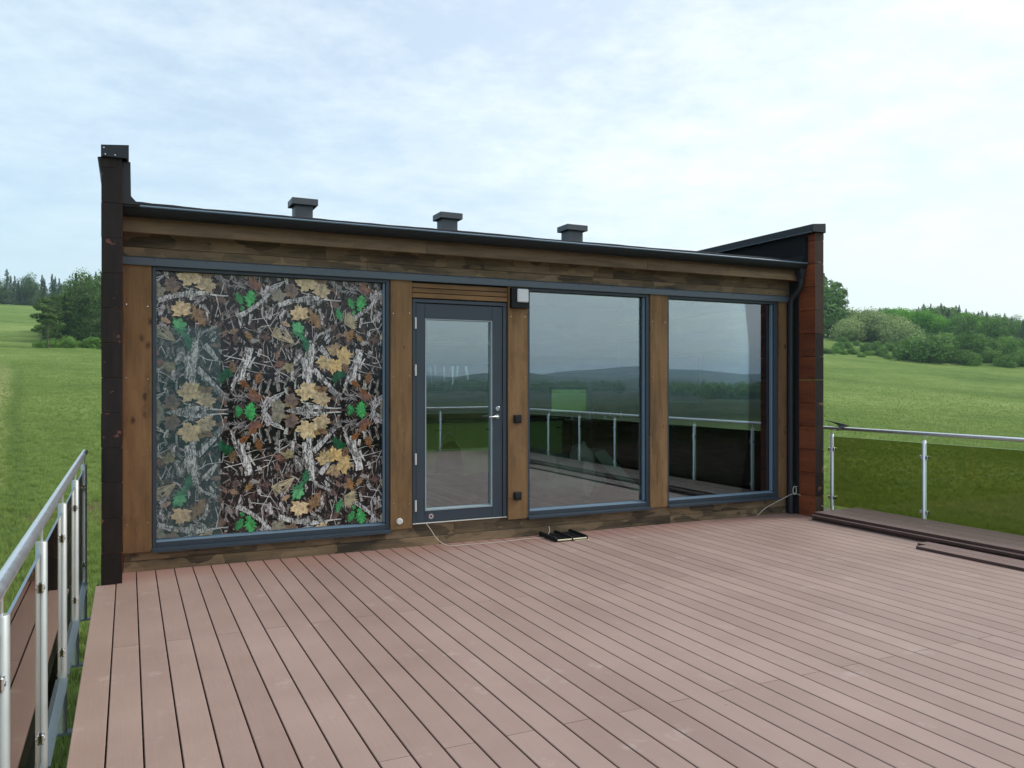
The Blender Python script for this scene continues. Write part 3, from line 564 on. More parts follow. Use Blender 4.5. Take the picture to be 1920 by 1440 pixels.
# ------------------------------------------------------------ camouflage film on the first window
def film_materials():
    m, nt, p, out = newmat('camouflage_print'); p.inputs['Roughness'].default_value = 0.06; p.inputs['Specular IOR Level'].default_value = 0.42
    at = N(nt, 'ShaderNodeVertexColor'); at.layer_name = 'ink'
    geo = N(nt, 'ShaderNodeNewGeometry'); mp = N(nt, 'ShaderNodeMapping'); mp.inputs['Scale'].default_value = (30, 30, 26); wire(nt, geo.outputs['Position'], mp.inputs[0])
    n = N(nt, 'ShaderNodeTexNoise'); n.inputs['Scale'].default_value = 1; n.inputs['Detail'].default_value = 5; n.inputs['Roughness'].default_value = 0.7; wire(nt, mp.outputs[0], n.inputs['Vector'])
    r = N(nt, 'ShaderNodeMapRange'); r.inputs[1].default_value = 0.34; r.inputs[2].default_value = 0.66; r.inputs[3].default_value = 0.50; r.inputs[4].default_value = 1.35; wire(nt, n.outputs[0], r.inputs[0])
    vm = N(nt, 'ShaderNodeVectorMath', operation='SCALE'); wire(nt, at.outputs[0], vm.inputs[0]); wire(nt, r.outputs[0], vm.inputs['Scale']); wire(nt, vm.outputs[0], p.inputs['Base Color'])
    b, nt, p, out = newmat('camouflage_bark_print'); p.inputs['Roughness'].default_value = 0.06; p.inputs['Specular IOR Level'].default_value = 0.42
    at = N(nt, 'ShaderNodeVertexColor'); at.layer_name = 'ink'
    geo = N(nt, 'ShaderNodeNewGeometry'); mp = N(nt, 'ShaderNodeMapping'); mp.inputs['Scale'].default_value = (75, 75, 26); wire(nt, geo.outputs['Position'], mp.inputs[0])
    n = N(nt, 'ShaderNodeTexNoise'); n.inputs['Scale'].default_value = 1; n.inputs['Detail'].default_value = 4; n.inputs['Roughness'].default_value = 0.75; n.inputs['Distortion'].default_value = 0.8; wire(nt, mp.outputs[0], n.inputs['Vector'])
    r = N(nt, 'ShaderNodeMapRange'); r.inputs[1].default_value = 0.43; r.inputs[2].default_value = 0.56; r.inputs[3].default_value = 0.10; r.inputs[4].default_value = 1.15; wire(nt, n.outputs[0], r.inputs[0])
    vm = N(nt, 'ShaderNodeVectorMath', operation='SCALE'); wire(nt, at.outputs[0], vm.inputs[0]); wire(nt, r.outputs[0], vm.inputs['Scale']); wire(nt, vm.outputs[0], p.inputs['Base Color'])
    return m, b
MP, MBK = film_materials()
def leaf_poly(kind, cx, cy, r, rot, rnd):
    pts = []
    if kind == 'maple':
        prof = [(0, 1.0), (8, .80), (18, .86), (26, .60), (34, .66), (42, .80), (52, .98), (60, .78), (70, .80), (82, .56), (96, .60), (108, .76), (122, .52), (142, .44), (160, .36), (176, .20)]
    elif kind == 'oak':
        prof = [(0, 1.0), (10, .72), (16, .88), (27, .46), (36, .76), (52, .34), (66, .60), (92, .24), (112, .42), (140, .20), (165, .52), (176, .55)]
    elif kind == 'fan':
        prof = [(a, (1.0 if k % 2 == 0 else .70)) for k, a in enumerate(range(0, 66, 6))]+[(72, .5), (90, .2), (120, .12), (170, .10)]
    else:
        prof = [(0, 1.0), (14, .75), (30, .55), (50, .44), (80, .36), (110, .38), (140, .45), (165, .7)]
    for s in (1, -1):
        seq = prof if s == 1 else prof[::-1]
        for a, q in seq:
            if s == -1 and a == 0: continue
            q2 = q*r*(1+rnd.uniform(-.10, .10)); t = R(rot+s*a)
            pts.append((cx+q2*math.sin(t), cy+q2*math.cos(t)))
    return pts
def strip(pts, w0, w1, rnd, jag=0.0):
    L, Rr = [], []
    fine = []
    for (a, b) in zip(pts[:-1], pts[1:]):
        n = max(2, int(math.hypot(b[0]-a[0], b[1]-a[1])/0.025))
        for k in range(n): fine.append((a[0]+(b[0]-a[0])*k/n, a[1]+(b[1]-a[1])*k/n))
    fine.append(pts[-1])
    m = len(fine)
    for i, p in enumerate(fine):
        q = fine[min(i+1, m-1)]; o = fine[max(i-1, 0)]; dx, dy = q[0]-o[0], q[1]-o[1]; l = math.hypot(dx, dy) or 1
        w = (w0+(w1-w0)*i/(m-1))/2
        L.append((p[0]-dy/l*w*(1+rnd.uniform(-jag, jag)), p[1]+dx/l*w*(1+rnd.uniform(-jag, jag))))
        Rr.append((p[0]+dy/l*w*(1+rnd.uniform(-jag, jag)), p[1]-dx/l*w*(1+rnd.uniform(-jag, jag))))
    return L+Rr[::-1]
def film():
    rnd = random.Random(11)
    T = 1.02                                   # tile size in metres
    U = lambda x: (x-45)/1060*T
    V = lambda y: (1370-y)/1075*T
    items = []                                  # (poly, colour, bark?)
    def add(poly, c, bark=0): items.append((poly, c, bark))
    def jit(c, a=.15): k = 1+rnd.uniform(-a, a); return tuple(min(1, v*k*(1+rnd.uniform(-.05, .05))) for v in c)
    GR, BR, WH, DK = (.30, .28, .26), (.13, .09, .07), (.66, .65, .63), (.018, .016, .015)
    for k in range(640):                        # undergrowth: blades, bark scraps
        u, v = rnd.uniform(0, T), rnd.uniform(0, T); ang = rnd.gauss(0, .55) if rnd.random() < .75 else rnd.uniform(-1.5, 1.5); L = rnd.uniform(.03, .13)
        c = jit(rnd.choice([GR, GR, BR, BR, DK, DK, DK, (.06, .05, .045), (.40, .38, .36), (.12, .075, .06)]), .35)
        mid = (u+math.sin(ang)*L/2+rnd.uniform(-.01, .01), v+math.cos(ang)*L/2)
        add(strip([(u, v), mid, (u+math.sin(ang)*L, v+math.cos(ang)*L)], rnd.uniform(.006, .032), rnd.uniform(.002, .014), rnd, .35), c, rnd.random() < .55)
    for k in range(36):
        add(leaf_poly(rnd.choice(['oak', 'maple', 'plain', 'plain']), rnd.uniform(0, T), rnd.uniform(0, T), rnd.uniform(.025, .065), rnd.uniform(0, 360), rnd), jit(rnd.choice([(.11, .07, .055), (.075, .05, .045), (.15, .10, .08), (.05, .038, .034)]), .3))
    def S(pts, w0, w1, c, bark=1, jag=.18): add(strip([(U(x), V(y)) for x, y in pts], w0, w1, rnd, jag), c, bark)
    def Lf(kind, x, y, r, rot, c, veins=True):
        r = r*1.24/1060*T; add(leaf_poly(kind, U(x), V(y), r, rot, rnd), c)
        if veins:
            dk = tuple(v*.55 for v in c)
            for a in (0, 50, -50, 100, -100) if kind == 'maple' else (0, 34, -34):
                t = R(rot+a); add(strip([(U(x), V(y)), (U(x)+math.sin(t)*r*.75, V(y)+math.cos(t)*r*.75)], .0035, .0012, rnd), dk)
    # bark trunks and boughs
    S([(240, 900), (250, 770)], .10, .06, (.22, .21, .20)); S([(330, 1000), (300, 850)], .10, .05, (.46, .45, .43))
    S([(345, 1120), (345, 960), (365, 820), (372, 680)], .055, .050, WH); S([(300, 1060), (330, 860)], .05, .03, WH)
    S([(385, 960), (500, 1080), (665, 1260)], .052, .022, (.58, .57, .56)); S([(350, 720), (430, 630), (545, 570)], .03, .022, (.46, .45, .43))
    S([(50, 345), (200, 290), (330, 262), (520, 258)], .045, .036, WH)
    S([(775, 1110), (785, 960), (830, 850), (845, 760)], .062, .068, (.70, .69, .67)); S([(735, 1060), (790, 900)], .04, .02, (.24, .23, .22))
    S([(735, 475), (850, 400), (960, 310), (1060, 210), (1160, 120)], .050, .014, (.58, .57, .56))
    S([(450, 740), (500, 800), (560, 880)], .060, .028, (.58, .57, .56)); S([(540, 80), (670, 190)], .05, .03, (.26, .25, .25))
    S([(100, 1100), (260, 930)], .03, .012, (.22, .21, .20)); S([(160, 1370), (380, 1350)], .035, .05, (.46, .45, .43)); S([(160, 1080), (250, 960)], .018, .01, (.24, .23, .22))
    S([(320, 320), (470, 300)], .02, .03, (.25, .24, .23)); S([(640, 470), (690, 400)], .05, .03, (.26, .24, .23)); S([(1000, 1200), (1040, 1060)], .03, .02, (.30, .28, .26)); S([(1120, 1180), (1090, 1040)], .035, .03, (.28, .26, .24))
    S([(930, 1240), (950, 1090)], .012, .008, (.46, .45, .43)); S([(1130, 420), (1150, 560)], .03, .02, (.25, .24, .23))
    for k in range(24):                          # burst of pale straws
        a = rnd.uniform(0, 6.28); q = rnd.uniform(40, 90); S([(735+math.cos(a)*12, 1235+math.sin(a)*12), (735+math.cos(a)*q, 1235+math.sin(a)*q*.7)], .006, .003, (.33, .31, .30), 0)
        S([(760+math.cos(a)*12, 170+math.sin(a)*12), (760+math.cos(a)*q, 170+math.sin(a)*q*.6)], .005, .003, (.26, .25, .25), 0)
    tw = (.60, .59, .57)
    for pts in ([(950, 180), (975, 300), (955, 430), (1055, 610), (1060, 720)], [(840, 500), (1000, 470), (1150, 400)], [(405, 838), (470, 880), (610, 897)], [(620, 840), (800, 880), (1060, 945)],
                [(900, 800), (1020, 850), (1060, 930)], [(1180, 1180), (1060, 1230), (1000, 1280), (975, 1370)], [(975, 300), (1010, 220), (1150, 130)], [(915, 610), (950, 560), (1040, 540), (1120, 420)],
                [(1100, 600), (1160, 540), (1190, 470)], [(510, 265), (600, 275), (660, 270)], [(550, 280), (570, 360), (545, 480)], [(370, 545), (460, 545)], [(490, 980), (520, 880)], [(640, 880), (740, 800)], [(515, 1350), (660, 1355)], [(60, 960), (60, 1080), (120, 1100)], [(940, 1200), (985, 1330)], [(1000, 1280), (1100, 1240)], [(430, 850), (460, 915)], [(985, 1370), (940, 1300)]):
        S(pts, .0085, .004, tw, 0)
    for k in range(46):
        x, y = rnd.uniform(0, 1060), rnd.uniform(300, 1370); a = rnd.uniform(0, 3.14); L = rnd.uniform(60, 190); b_ = a+rnd.uniform(-.6, .6)
        p1 = (x+math.cos(a)*L*.5, y+math.sin(a)*L*.5); S([(x, y), p1, (p1[0]+math.cos(b_)*L*.5, p1[1]+math.sin(b_)*L*.5)], rnd.uniform(.004, .010), .003, jit((.50, .48, .46), .3), 0)
    for k in range(26):
        x, y = rnd.uniform(0, 1060), rnd.uniform(300, 1370); a = 1.57+rnd.gauss(0, .35); L = rnd.uniform(50, 130)
        S([(x, y), (x+math.cos(a)*L, y+math.sin(a)*L)], rnd.uniform(.02, .045), rnd.uniform(.012, .03), jit((.50, .48, .46), .25), 1)
    # straw fans
    for (x0, y0, a0, a1, n, L) in ((210, 720, 285, 330, 26, 170), (1045, 640, 20, 120, 30, 110)):
        for k in range(n):
            a = R(rnd.uniform(a0, a1)); q = L*rnd.uniform(.6, 1.05); S([(x0, y0), (x0+math.sin(a)*q, y0-math.cos(a)*q)], .004, .010, jit((.42, .36, .24), .25), 0)
    TAN, GOLD, BRN = (.66, .50, .30), (.66, .46, .20), (.30, .175, .09)
    Lf('maple', 335, 1215, 108, 340, jit(TAN, .05)); Lf('plain', 395, 1150, 52, 80, jit((.30, .20, .10), .05)); Lf('maple', 455, 1282, 88, 20, jit(TAN, .05)); Lf('oak', 470, 1180, 60, 50, (.30, .21, .12))
    Lf('maple', 335, 130, 100, 330, jit(TAN, .05)); Lf('maple', 455, 192, 84, 30, jit((.47, .37, .25), .05)); Lf('oak', 455, 95, 55, 60, (.22, .13, .08))
    Lf('oak', 380, 440, 115, 150, jit(BRN, .05)); Lf('maple', 255, 440, 96, 350, jit(TAN, .05)); Lf('plain', 118, 522, 46, 120, (.45, .31, .20)); Lf('maple', 150, 930, 60, 190, (.30, .26, .15)); Lf('maple', 165, 1310, 70, 20, (.24, .17, .11)); Lf('maple', 165, 200, 70, 20, (.19, .14, .12))
    GRN, GR2 = (.06, .27, .095), (.018, .10, .045)
    Lf('oak', 250, 610, 112, 330, (.05, .24, .10)); Lf('maple', 235, 575, 62, 10, (.12, .42, .18)); Lf('oak', 310, 700, 80, 170, (.03, .17, .08))
    Lf('oak', 615, 1020, 78, 200, GR2); Lf('maple', 650, 1010, 52, 60, GR2)
    Lf('oak', 840, 310, 92, 15, GRN); Lf('oak', 755, 310, 62, 340, (.05, .28, .10)); S([(770, 410), (790, 370)], .03, .035, GRN, 0)
    Lf('oak', 855, 1385, 90, 10, (.07, .42, .12)); Lf('oak', 768, 1385, 60, 330, (.05, .30, .09))
    for (x, y, r, rot, c) in ((690, 615, 55, 70, (.30, .21, .15)), (830, 640, 56, 130, (.30, .18, .08)), (1100, 840, 50, 10, (.27, .15, .12)), (1105, 925, 62, 60, (.24, .12, .09)), (935, 1030, 72, 200, (.24, .12, .055)),
                              (870, 1180, 70, 140, (.24, .115, .06)), (810, 1110, 60, 300, (.24, .10, .04)), (905, 1240, 58, 80, (.26, .13, .08)), (690, 930, 66, 160, (.20, .12, .07)), (870, 160, 66, 130, (.22, .12, .10)), (620, 640, 44, 30, (.22, .15, .12)), (980, 660, 60, 90, (.14, .09, .08)), (720, 700, 60, 0, (.12, .08, .075))):
        Lf('oak', x, y, r, rot, c)
    Lf('maple', 1105, 280, 68, 10, (.28, .25, .21), False); Lf('plain', 885, 695, 48, 80, (.30, .28, .26), False); Lf('maple', 1110, 1340, 72, 10, (.27, .25, .19), False); Lf('plain', 580, 915, 18, 0, (.40, .42, .40), False)
    base = list(items); extra = []
    items = []
    Lf('maple', 610, 760, 60, 300, (.34, .23, .14)); Lf('maple', 590, 900, 92, 190, jit(GOLD, .05)); Lf('maple', 500, 880, 84, 210, (.50, .38, .20)); Lf('maple', 660, 835, 98, 75, (.56, .41, .19)); Lf('plain', 560, 790, 56, 320, (.42, .32, .18)); Lf('oak', 640, 430, 74, 340, (.06, .30, .12)); Lf('fan', 700, 500, 100, 60, (.40, .35, .22)); Lf('oak', 740, 640, 70, 20, (.32, .17, .06))
    extra = list(items)
    # emit clipped to the film
    x0, x1, z0, z1 = 0.221, 2.247, 0.258, 2.578
    zm = 1.352
    def clip(poly):
        for ax, lim, sg in ((0, x0, 1), (0, x1, -1), (1, z0, 1), (1, z1, -1)):
            out = []
            for i in range(len(poly)):
                a, b = poly[i-1], poly[i]; ia, ib = sg*(a[ax]-lim) >= 0, sg*(b[ax]-lim) >= 0
                if ia != ib:
                    t = (lim-a[ax])/(b[ax]-a[ax]); out.append((a[0]+(b[0]-a[0])*t, a[1]+(b[1]-a[1])*t))
                if ib: out.append(b)
            poly = out
            if len(poly) < 3: return None
        return poly
    verts, faces, cols, mats, layer = [], [], [], [], 0
    yf = FY+0.0530
    def emit(poly, c, bark, dep):
        p = clip(poly)
        if not p: return
        b = len(verts); verts.extend((q[0], yf-dep, q[1]) for q in p); faces.append(tuple(range(b, b+len(p)))); cols.append(c); mats.append(1 if bark else 0)
    emit([(x0, z0), (x1, z0), (x1, z1), (x0, z1)], (.016, .016, .017), 0, 0)
    for idx, (poly, c, bark) in enumerate(base+extra):
        dep = 0.0003+0.000022*idx
        for tx in (-1, 0, 1, 2):
            if idx >= len(base) and tx != 1: continue
            for tz in (-1, 0, 1):
                if idx >= len(base) and tz != 0: continue
                for mir in (1, -1):
                    for_poly = []
                    ok = True
                    cz = sum(q[1] for q in poly)/len(poly)+tz*T
                    if cz < -0.02: continue
                    # the mirrored sheets start at the centre seam
                    pp = [(x0+q[0]+tx*T, zm+mir*max(0.0, q[1]+tz*T)) for q in poly]
                    emit(pp, c, bark, dep)
    me = bpy.data.meshes.new('camouflage_film'); me.from_pydata(verts, [], faces); me.update()
    me.materials.append(MP); me.materials.append(MBK); me.polygons.foreach_set('material_index', mats)
    ca = me.color_attributes.new('ink', 'FLOAT_COLOR', 'CORNER'); buf = []
    for f, c in zip(me.polygons, cols): buf += [c[0], c[1], c[2], 1.0]*f.loop_total
    ca.data.foreach_set('color', buf)
    fl = link('camouflage_film', me, w1); fl['label'] = 'printed camouflage film of leaves, bark and twigs in mirrored halves'
    # translucent sheet painting the pale reflection over the left third, and the seams
    m = bpy.data.materials.new('painted_reflection'); m.use_nodes = True; nt = m.node_tree; nt.nodes.clear()
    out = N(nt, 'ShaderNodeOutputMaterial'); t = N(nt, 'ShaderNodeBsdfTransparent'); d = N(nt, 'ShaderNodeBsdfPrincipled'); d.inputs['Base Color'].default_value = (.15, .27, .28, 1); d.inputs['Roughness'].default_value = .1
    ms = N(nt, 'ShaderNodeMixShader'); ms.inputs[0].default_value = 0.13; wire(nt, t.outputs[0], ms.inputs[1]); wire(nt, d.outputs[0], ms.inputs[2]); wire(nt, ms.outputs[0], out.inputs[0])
    MB().box(x0+0.001, 0.745, yf-0.0285, yf-0.0275, z0+0.001, 2.10).build('reflection_veil', m, w1)
    sm = MB(); sm.box(x0, x1, yf-0.0262, yf-0.0256, zm-0.0015, zm+0.0015)
    for xx in (1.242, 1.76): sm.box(xx, xx+0.0015, yf-0.0262, yf-0.0256, z0, zm-0.002)
    sm.build('film_seam', M['metal_grey'], w1)
film()

# ------------------------------------------------------------ small fittings on the wall
lamp = thing('wall_lamp', 'square black wall lamp with a white lens beside the door top', 'lamp', (3.68, FY-0.031, 2.39))
def rel(mb, o, nm, mat, par=None):
    ob = mb.build(nm, mat, par or o); 
    if par is None or par is o: ob.location = tuple(-c for c in o.location)
    return ob
b = MB(); b.box(3.572, 3.772, FY-0.085, FY-0.032, 2.388, 2.598, 0.004); rel(b, lamp, 'housing', M['black'])
b = MB(); b.box(3.628, 3.757, FY-0.108, FY-0.0855, 2.447, 2.585, 0.008); rel(b, lamp, 'lens', M['opal'])
def wall_plate(z, nm, label, cat, socket):
    t = thing(nm, label, cat, (3.655, FY-0.031, z-0.045))
    b = MB(); b.box(3.614, 3.698, FY-0.062, FY-0.031, z-0.042, z+0.042, 0.004); rel(b, t, 'housing', M['black'])
    b = MB()
    if socket: b.box(3.622, 3.690, FY-0.070, FY-0.0625, z-0.020, z+0.034, 0.003); b.box(3.626, 3.686, FY-0.067, FY-0.0625, z-0.036, z-0.026)
    else: b.box(3.626, 3.654, FY-0.068, FY-0.0625, z-0.030, z+0.030, 0.003); b.box(3.657, 3.686, FY-0.066, FY-0.0625, z-0.030, z+0.030, 0.003)
    rel(b, t, 'flap' if socket else 'rocker', M['rubber'])
wall_plate(1.237, 'light_switch', 'small black outdoor switch at handle height right of the door', 'switch', False)
wall_plate(0.437, 'power_socket', 'small black outdoor socket low on the plank right of the door', 'socket', True)
b = MB(); b.tube([(0, 0, 0), (0, -0.012, 0), (0, -0.015, 0)], [0.032, 0.032, 0.024], 20)
o = b.build('wall_vent', M['white']); o.location = (2.385, FY-0.0305, 0.262); tag(o, 'round pale vent disc low on the plank left of the door', 'vent')

# ------------------------------------------------------------ railings
def railing(name, label, axis, fixed, posts, out, rail0, rail1, ptop=0.945, pane_top=0.90, foot=-0.30, pane_bot=0.045, pane_off=0.0, endcap=True):
    """axis 'y': runs along y at x=fixed; out = direction away from deck"""
    t = thing(name, label, 'railing', (fixed, rail0, 0) if axis == 'y' else (rail0, fixed, 0))
    L = t.location.copy()
    def P(a, b, z):   # a along, b across (positive outward)
        return (fixed+b*out, a, z) if axis == 'y' else (a, fixed+b*out, z)
    def put(mb, nm, mat, par=None):
        o = mb.build(nm, mat, par or t)
        if par is None: o.location = -L
        return o
    def bx(mb, a0, a1, b0, b1, z0, z1, ch=0):
        p, q = P(a0, b0, z0), P(a1, b1, z1); mb.box(min(p[0], q[0]), max(p[0], q[0]), min(p[1], q[1]), max(p[1], q[1]), z0, z1, ch); return mb
    put(MB().tube([P(rail0, 0, 1.035), P(rail0+(rail1-rail0)*.5, 0, 1.035), P(rail1, 0, 1.035)], 0.0225, 18), 'handrail', M['steel'])
    for k, a in enumerate(posts):
        p = put(MB().tube([P(a, 0, foot), P(a, 0, ptop), P(a, 0, ptop+0.003)], [0.0225, 0.0225, 0.019], 18), 'post', M['galv'] if axis == 'y' and out < 0 else M['steel'])
        put(MB().tube([P(a, 0, ptop+0.003), P(a, 0, 1.006), P(a, 0, 1.016)], [0.0065, 0.0065, 0.011], 8), 'rail_pin', M['steel'], p)
        bk = MB(); bx(bk, a-0.03, a+0.03, -0.10, 0.03, foot-0.012, foot-0.0005); bx(bk, a-0.035, a+0.035, -0.105, -0.095, foot-0.06, -0.03)
        put(bk, 'bracket', M['zinc'], p)
        for zz in (0.765, 0.145):
            for s in (-1, 1):
                if (k == 0 and s < 0 and posts[0] < posts[-1]) : pass
                c = MB(); A0, A1 = sorted((a+s*0.018, a+s*0.056))
                bx(c, A0, A1, -0.0135, -0.0012, zz-0.022, zz+0.022, 0.005); bx(c, A0, A1, 0.0092, 0.0215, zz-0.022, zz+0.022, 0.005)
                c.tube([P(a+s*0.040, -0.0135, zz), P(a+s*0.040, -0.017, zz)], 0.008, 8)
                put(c, 'clamp', M['chrome'], p)
    ps = sorted(posts)
    for a, b_ in zip(ps[:-1], ps[1:]):
        w = MB(); bx(w, a+0.030, b_-0.030, 0.0, 0.008, pane_bot, pane_top)
        pn = put(w, 'glass_pane', M['bronze_glass'])
        e = MB(); bx(e, a+0.030, b_-0.030, -0.0006, 0.0086, pane_top+0.0003, pane_top+0.0035); bx(e, a+0.030, b_-0.030, -0.0006, 0.0086, pane_bot-0.0035, pane_bot-0.0003)
        bx(e, a+0.0265, a+0.0297, -0.0006, 0.0086, pane_bot, pane_top); bx(e, b_-0.0297, b_-0.0265, -0.0006, 0.0086, pane_bot, pane_top)
        put(e, 'glass_edge', M['edge'] if not (axis == 'y' and out < 0) else M['frame_light'], pn)
    return t, put, bx
tl, put, bx = railing('railing', 'steel and bronze glass railing running down the left edge of the deck', 'y', -0.325, [7.40, 6.22, 5.04, 3.86, 2.68, 1.50, 0.32, -0.86, -2.04], -1, -2.75, 7.58)
b = MB()
for a, c in zip([6.22, 5.04, 3.86, 2.68, 1.5], [7.40, 6.22, 5.04, 3.86, 2.68]): bx(b, a+0.03, c-0.03, 0.004, 0.009, -0.075, 0.0); bx(b, a+0.03, c-0.03, -0.03, 0.004, -0.006, 0.0)
put(b, 'bottom_channel', M['zinc'])
XRR = 8.15
railing('railing', 'steel and bronze glass railing on the right edge above the stacked boards', 'y', XRR, [7.60, 6.27, 4.95, 3.64, 2.62, 1.32, 0.0, -1.32, -2.6], 1, -2.78, 7.73, ptop=0.955, pane_top=0.93)
railing('railing', 'steel and bronze glass railing across the far end seen mirrored in the door', 'x', -2.80, [0.2, 1.5, 2.8, 4.1, 5.4, 6.7, 8.0], -1, -0.32, 8.14)

# ------------------------------------------------------------ loose boards by the right railing
bcache = {}
def loose_board(L, par, x, y, z, dark=False):
    k = round(L, 2)
    if k not in bcache:
        w = 0.0725; b = MB(); n = 9; poly = [(-w, 0), (w, 0), (w, 0.020)]
        for q in range(n):      # grooved face
            xa = w-(2*w)*(q+0.1)/n; xb = w-(2*w)*(q+0.9)/n; poly += [(xa, 0.026), (xb, 0.026), (xb-0.0012, 0.0235)]
        poly = poly[:-1]+[(-w, 0.020)]
        b.prism(poly, 'y', 0, L); me = b.mesh('board'); me.materials.append(M['spare']); me.materials.append(M['spare_dark'])
        for f in me.polygons:
            if f.normal.z < 0.5: f.material_index = 1
        bcache[k] = me
    o = link('board', bcache[k], par); o.location = (x, y, z); o.rotation_euler = (0, 0, random.uniform(-.0008, .0008)); return o
stack = thing('board_stack', 'long stack of spare brown deck boards lying beside the right railing', 'board stack', (7.65, 2.0, 0))
for lay in range(3):
    for k in range(5):
        ln = 7.9 if lay < 2 else 7.8
        ofs = [0.0, -0.035, 0.012][lay]
        loose_board(ln, stack, 7.36-7.65+ofs+k*0.1465, 7.08-ln-2.0+random.uniform(-0.015, 0.015), 0.0035+lay*0.0315)
for k, (x, y) in enumerate(((6.975, 5.40), (7.122, 5.50))):
    t = thing('loose_board', ('single spare board lying apart on the deck in front of the stack' if k == 0 else 'spare board tucked between the lone board and the stack'), 'board', (x, y, 0), group='loose boards beside the stack')
    loose_board(4.2, t, 0, -4.2, 0.002+0.0)
# bundle on the rail end
t = thing('slat_bundle', 'bundle of thin black slats lying across the end of the right handrail', 'bundle', (XRR, 7.50, 1.058))
for k in range(6):
    a = R(-38+k*11)*0.55; L = 0.30+0.03*random.random(); c, s = math.cos(a), math.sin(a)
    b = MB(); b.box(-L, L*0.75, -0.012, 0.012, -0.004, 0.004, 0.001)
    o = b.build('slat', M['black'], t); o.location = (0, (k-2.5)*0.012, 0.006+k*0.0088); o.rotation_euler = (R(3), R(-4), R(62)+a)
b = MB(); b.tube([(0.0, -0.02, 0.0), (0.03, -0.02, -0.03), (0.03, 0.0, -0.05), (-0.03, 0.0, -0.05), (-0.03, -0.02, -0.03), (0, -0.02, 0.0)], 0.003, 6); b.build('tie', M['black'], t)

# ------------------------------------------------------------ boot scraper, cables
sx, sy = 3.905, 7.185
t = thing('boot_scraper', 'black boot scraper brush rack with pale wooden bars on the deck', 'boot scraper', (4.09, 7.37, 0))
for k, xx in enumerate((-0.185, -0.006, 0.170)):
    b = MB(); b.prism([(-0.19, 0.002), (-0.19, 0.032), (-0.175, 0.042), (0.18, 0.050), (0.195, 0.040), (0.195, 0.002)], 'x', xx, xx+0.016); b.build('side_plate', M['black'], t)
for xa, xb in ((-0.168, -0.007), (0.011, 0.169)):
    MB().box(xa, xb, -0.180, 0.18, 0.004, 0.012).build('base_plate', M['rubber'], t)
    b = MB()
    for ix in range(12):
        for iy in range(22):
            x = xa+0.006+(xb-xa-0.012)*ix/11; y = -0.165+0.335*iy/21; b.tube([(x, y, 0.012), (x+random.uniform(-.003, .003), y+random.uniform(-.003, .003), 0.031)], [0.0028, 0.0016], 4)
    br = b.build('bristles', M['rubber'], t); br['kind'] = 'stuff'
    b = MB(); b.tube([(xa-0.0005, -0.186, 0.017), (xb+0.0005, -0.186, 0.017)], 0.008, 10); b.build('wooden_bar', M['cream'], t)
b = MB(); b.tube([(0.02, -0.205, 0.003), (0.10, -0.200, 0.004), (0.17, -0.215, 0.003), (0.18, -0.205, 0.012)], 0.003, 6); b.build('broken_straw', M['cream'], t)
def smooth_path(pts, n=8):
    out = []; P = [Vector(p) for p in pts]
    for i in range(len(P)-1):
        p0, p1, p2, p3 = P[max(i-1, 0)], P[i], P[i+1], P[min(i+2, len(P)-1)]
        for k in range(n):
            s = k/n; out.append(0.5*((2*p1)+(-p0+p2)*s+(2*p0-5*p1+4*p2-p3)*s*s+(-p0+3*p1-3*p2+p3)*s**3))
    return out+[P[-1]]
b = MB(); b.tube(smooth_path([(2.66, FY-0.02, 0.222), (2.70, FY-0.055, 0.16), (2.76, FY-0.10, 0.06), (2.86, 7.46, 0.006), (3.02, 7.44, 0.005), (3.25, 7.42, 0.005), (3.5, 7.43, 0.005), (3.72, 7.46, 0.005), (3.91, 7.45, 0.005), (3.98, 7.47, 0.055), (3.99, 7.50, 0.105)]), 0.0035, 6)
o = b.build('cable', M['rope']); tag(o, 'thin pale cable running from under the door to the boot scraper', 'cable')
t = thing('wire_tie', 'pale wire looped round the foot of the black downpipe', 'wire', (7.385, 7.49, 0.24))
b = MB(); b.tube(smooth_path([(-0.52, 0.06, -0.235), (-0.40, 0.055, -0.15), (-0.2, 0.02, -0.06), (-0.03, -0.01, 0.01), (0.04, -0.02, 0.01), (0.14, -0.2, -0.08), (0.19, -0.42, -0.14)]), 0.004, 6); b.build('strand', M['rope'], t)
b = MB(); b.tube([(0.0+0.028*math.cos(a), -0.022-0.0*a, 0.055+0.05*math.sin(a)) for a in np.linspace(-1.5, 4.9, 18)], 0.004, 6); b.tube([(0.0, -0.022, 0.1), (0.06, -0.02, 0.102)], 0.003, 6); b.build('loop', M['white'], t)

# ------------------------------------------------------------ inside the cabin
FZ = 0.14
mg = plain('sage_green_cupboard', (0.32, 0.52, 0.16), 0.5); mtop = plain('dark_worktop', (0.03, 0.03, 0.03), 0.4)
k = thing('kitchen_unit', 'green kitchen drawers with a dark worktop seen through the door', 'kitchen unit', (4.5, 11.13, FZ))
MB().box(-1.45, 1.5, -0.28, 0.34, 0.0, 0.90).build('carcass', mg, k); MB().box(-1.47, 1.52, -0.32, 0.36, 0.901, 0.94, 0.003).build('worktop', mtop, k)
for i_ in range(5):
    x0 = -1.44+i_*0.588
    if i_ % 2 == 0:
        fd = MB().box(x0, x0+0.575, -0.30, -0.281, 0.08, 0.88, 0.004).build('cupboard_door', mg, k); MB().tube([(x0+0.47, -0.32, 0.80), (x0+0.54, -0.32, 0.80)], 0.008, 8).build('handle', M['black'], fd)
    else:
        for z0, z1 in ((0.08, 0.34), (0.35, 0.60), (0.61, 0.88)):
            fd = MB().box(x0, x0+0.575, -0.30, -0.281, z0, z1, 0.004).build('drawer_front', mg, k); MB().tube([(x0+0.28, -0.32, z1-0.08), (x0+0.37, -0.32, z1-0.08)], 0.008, 8).build('handle', M['black'], fd)
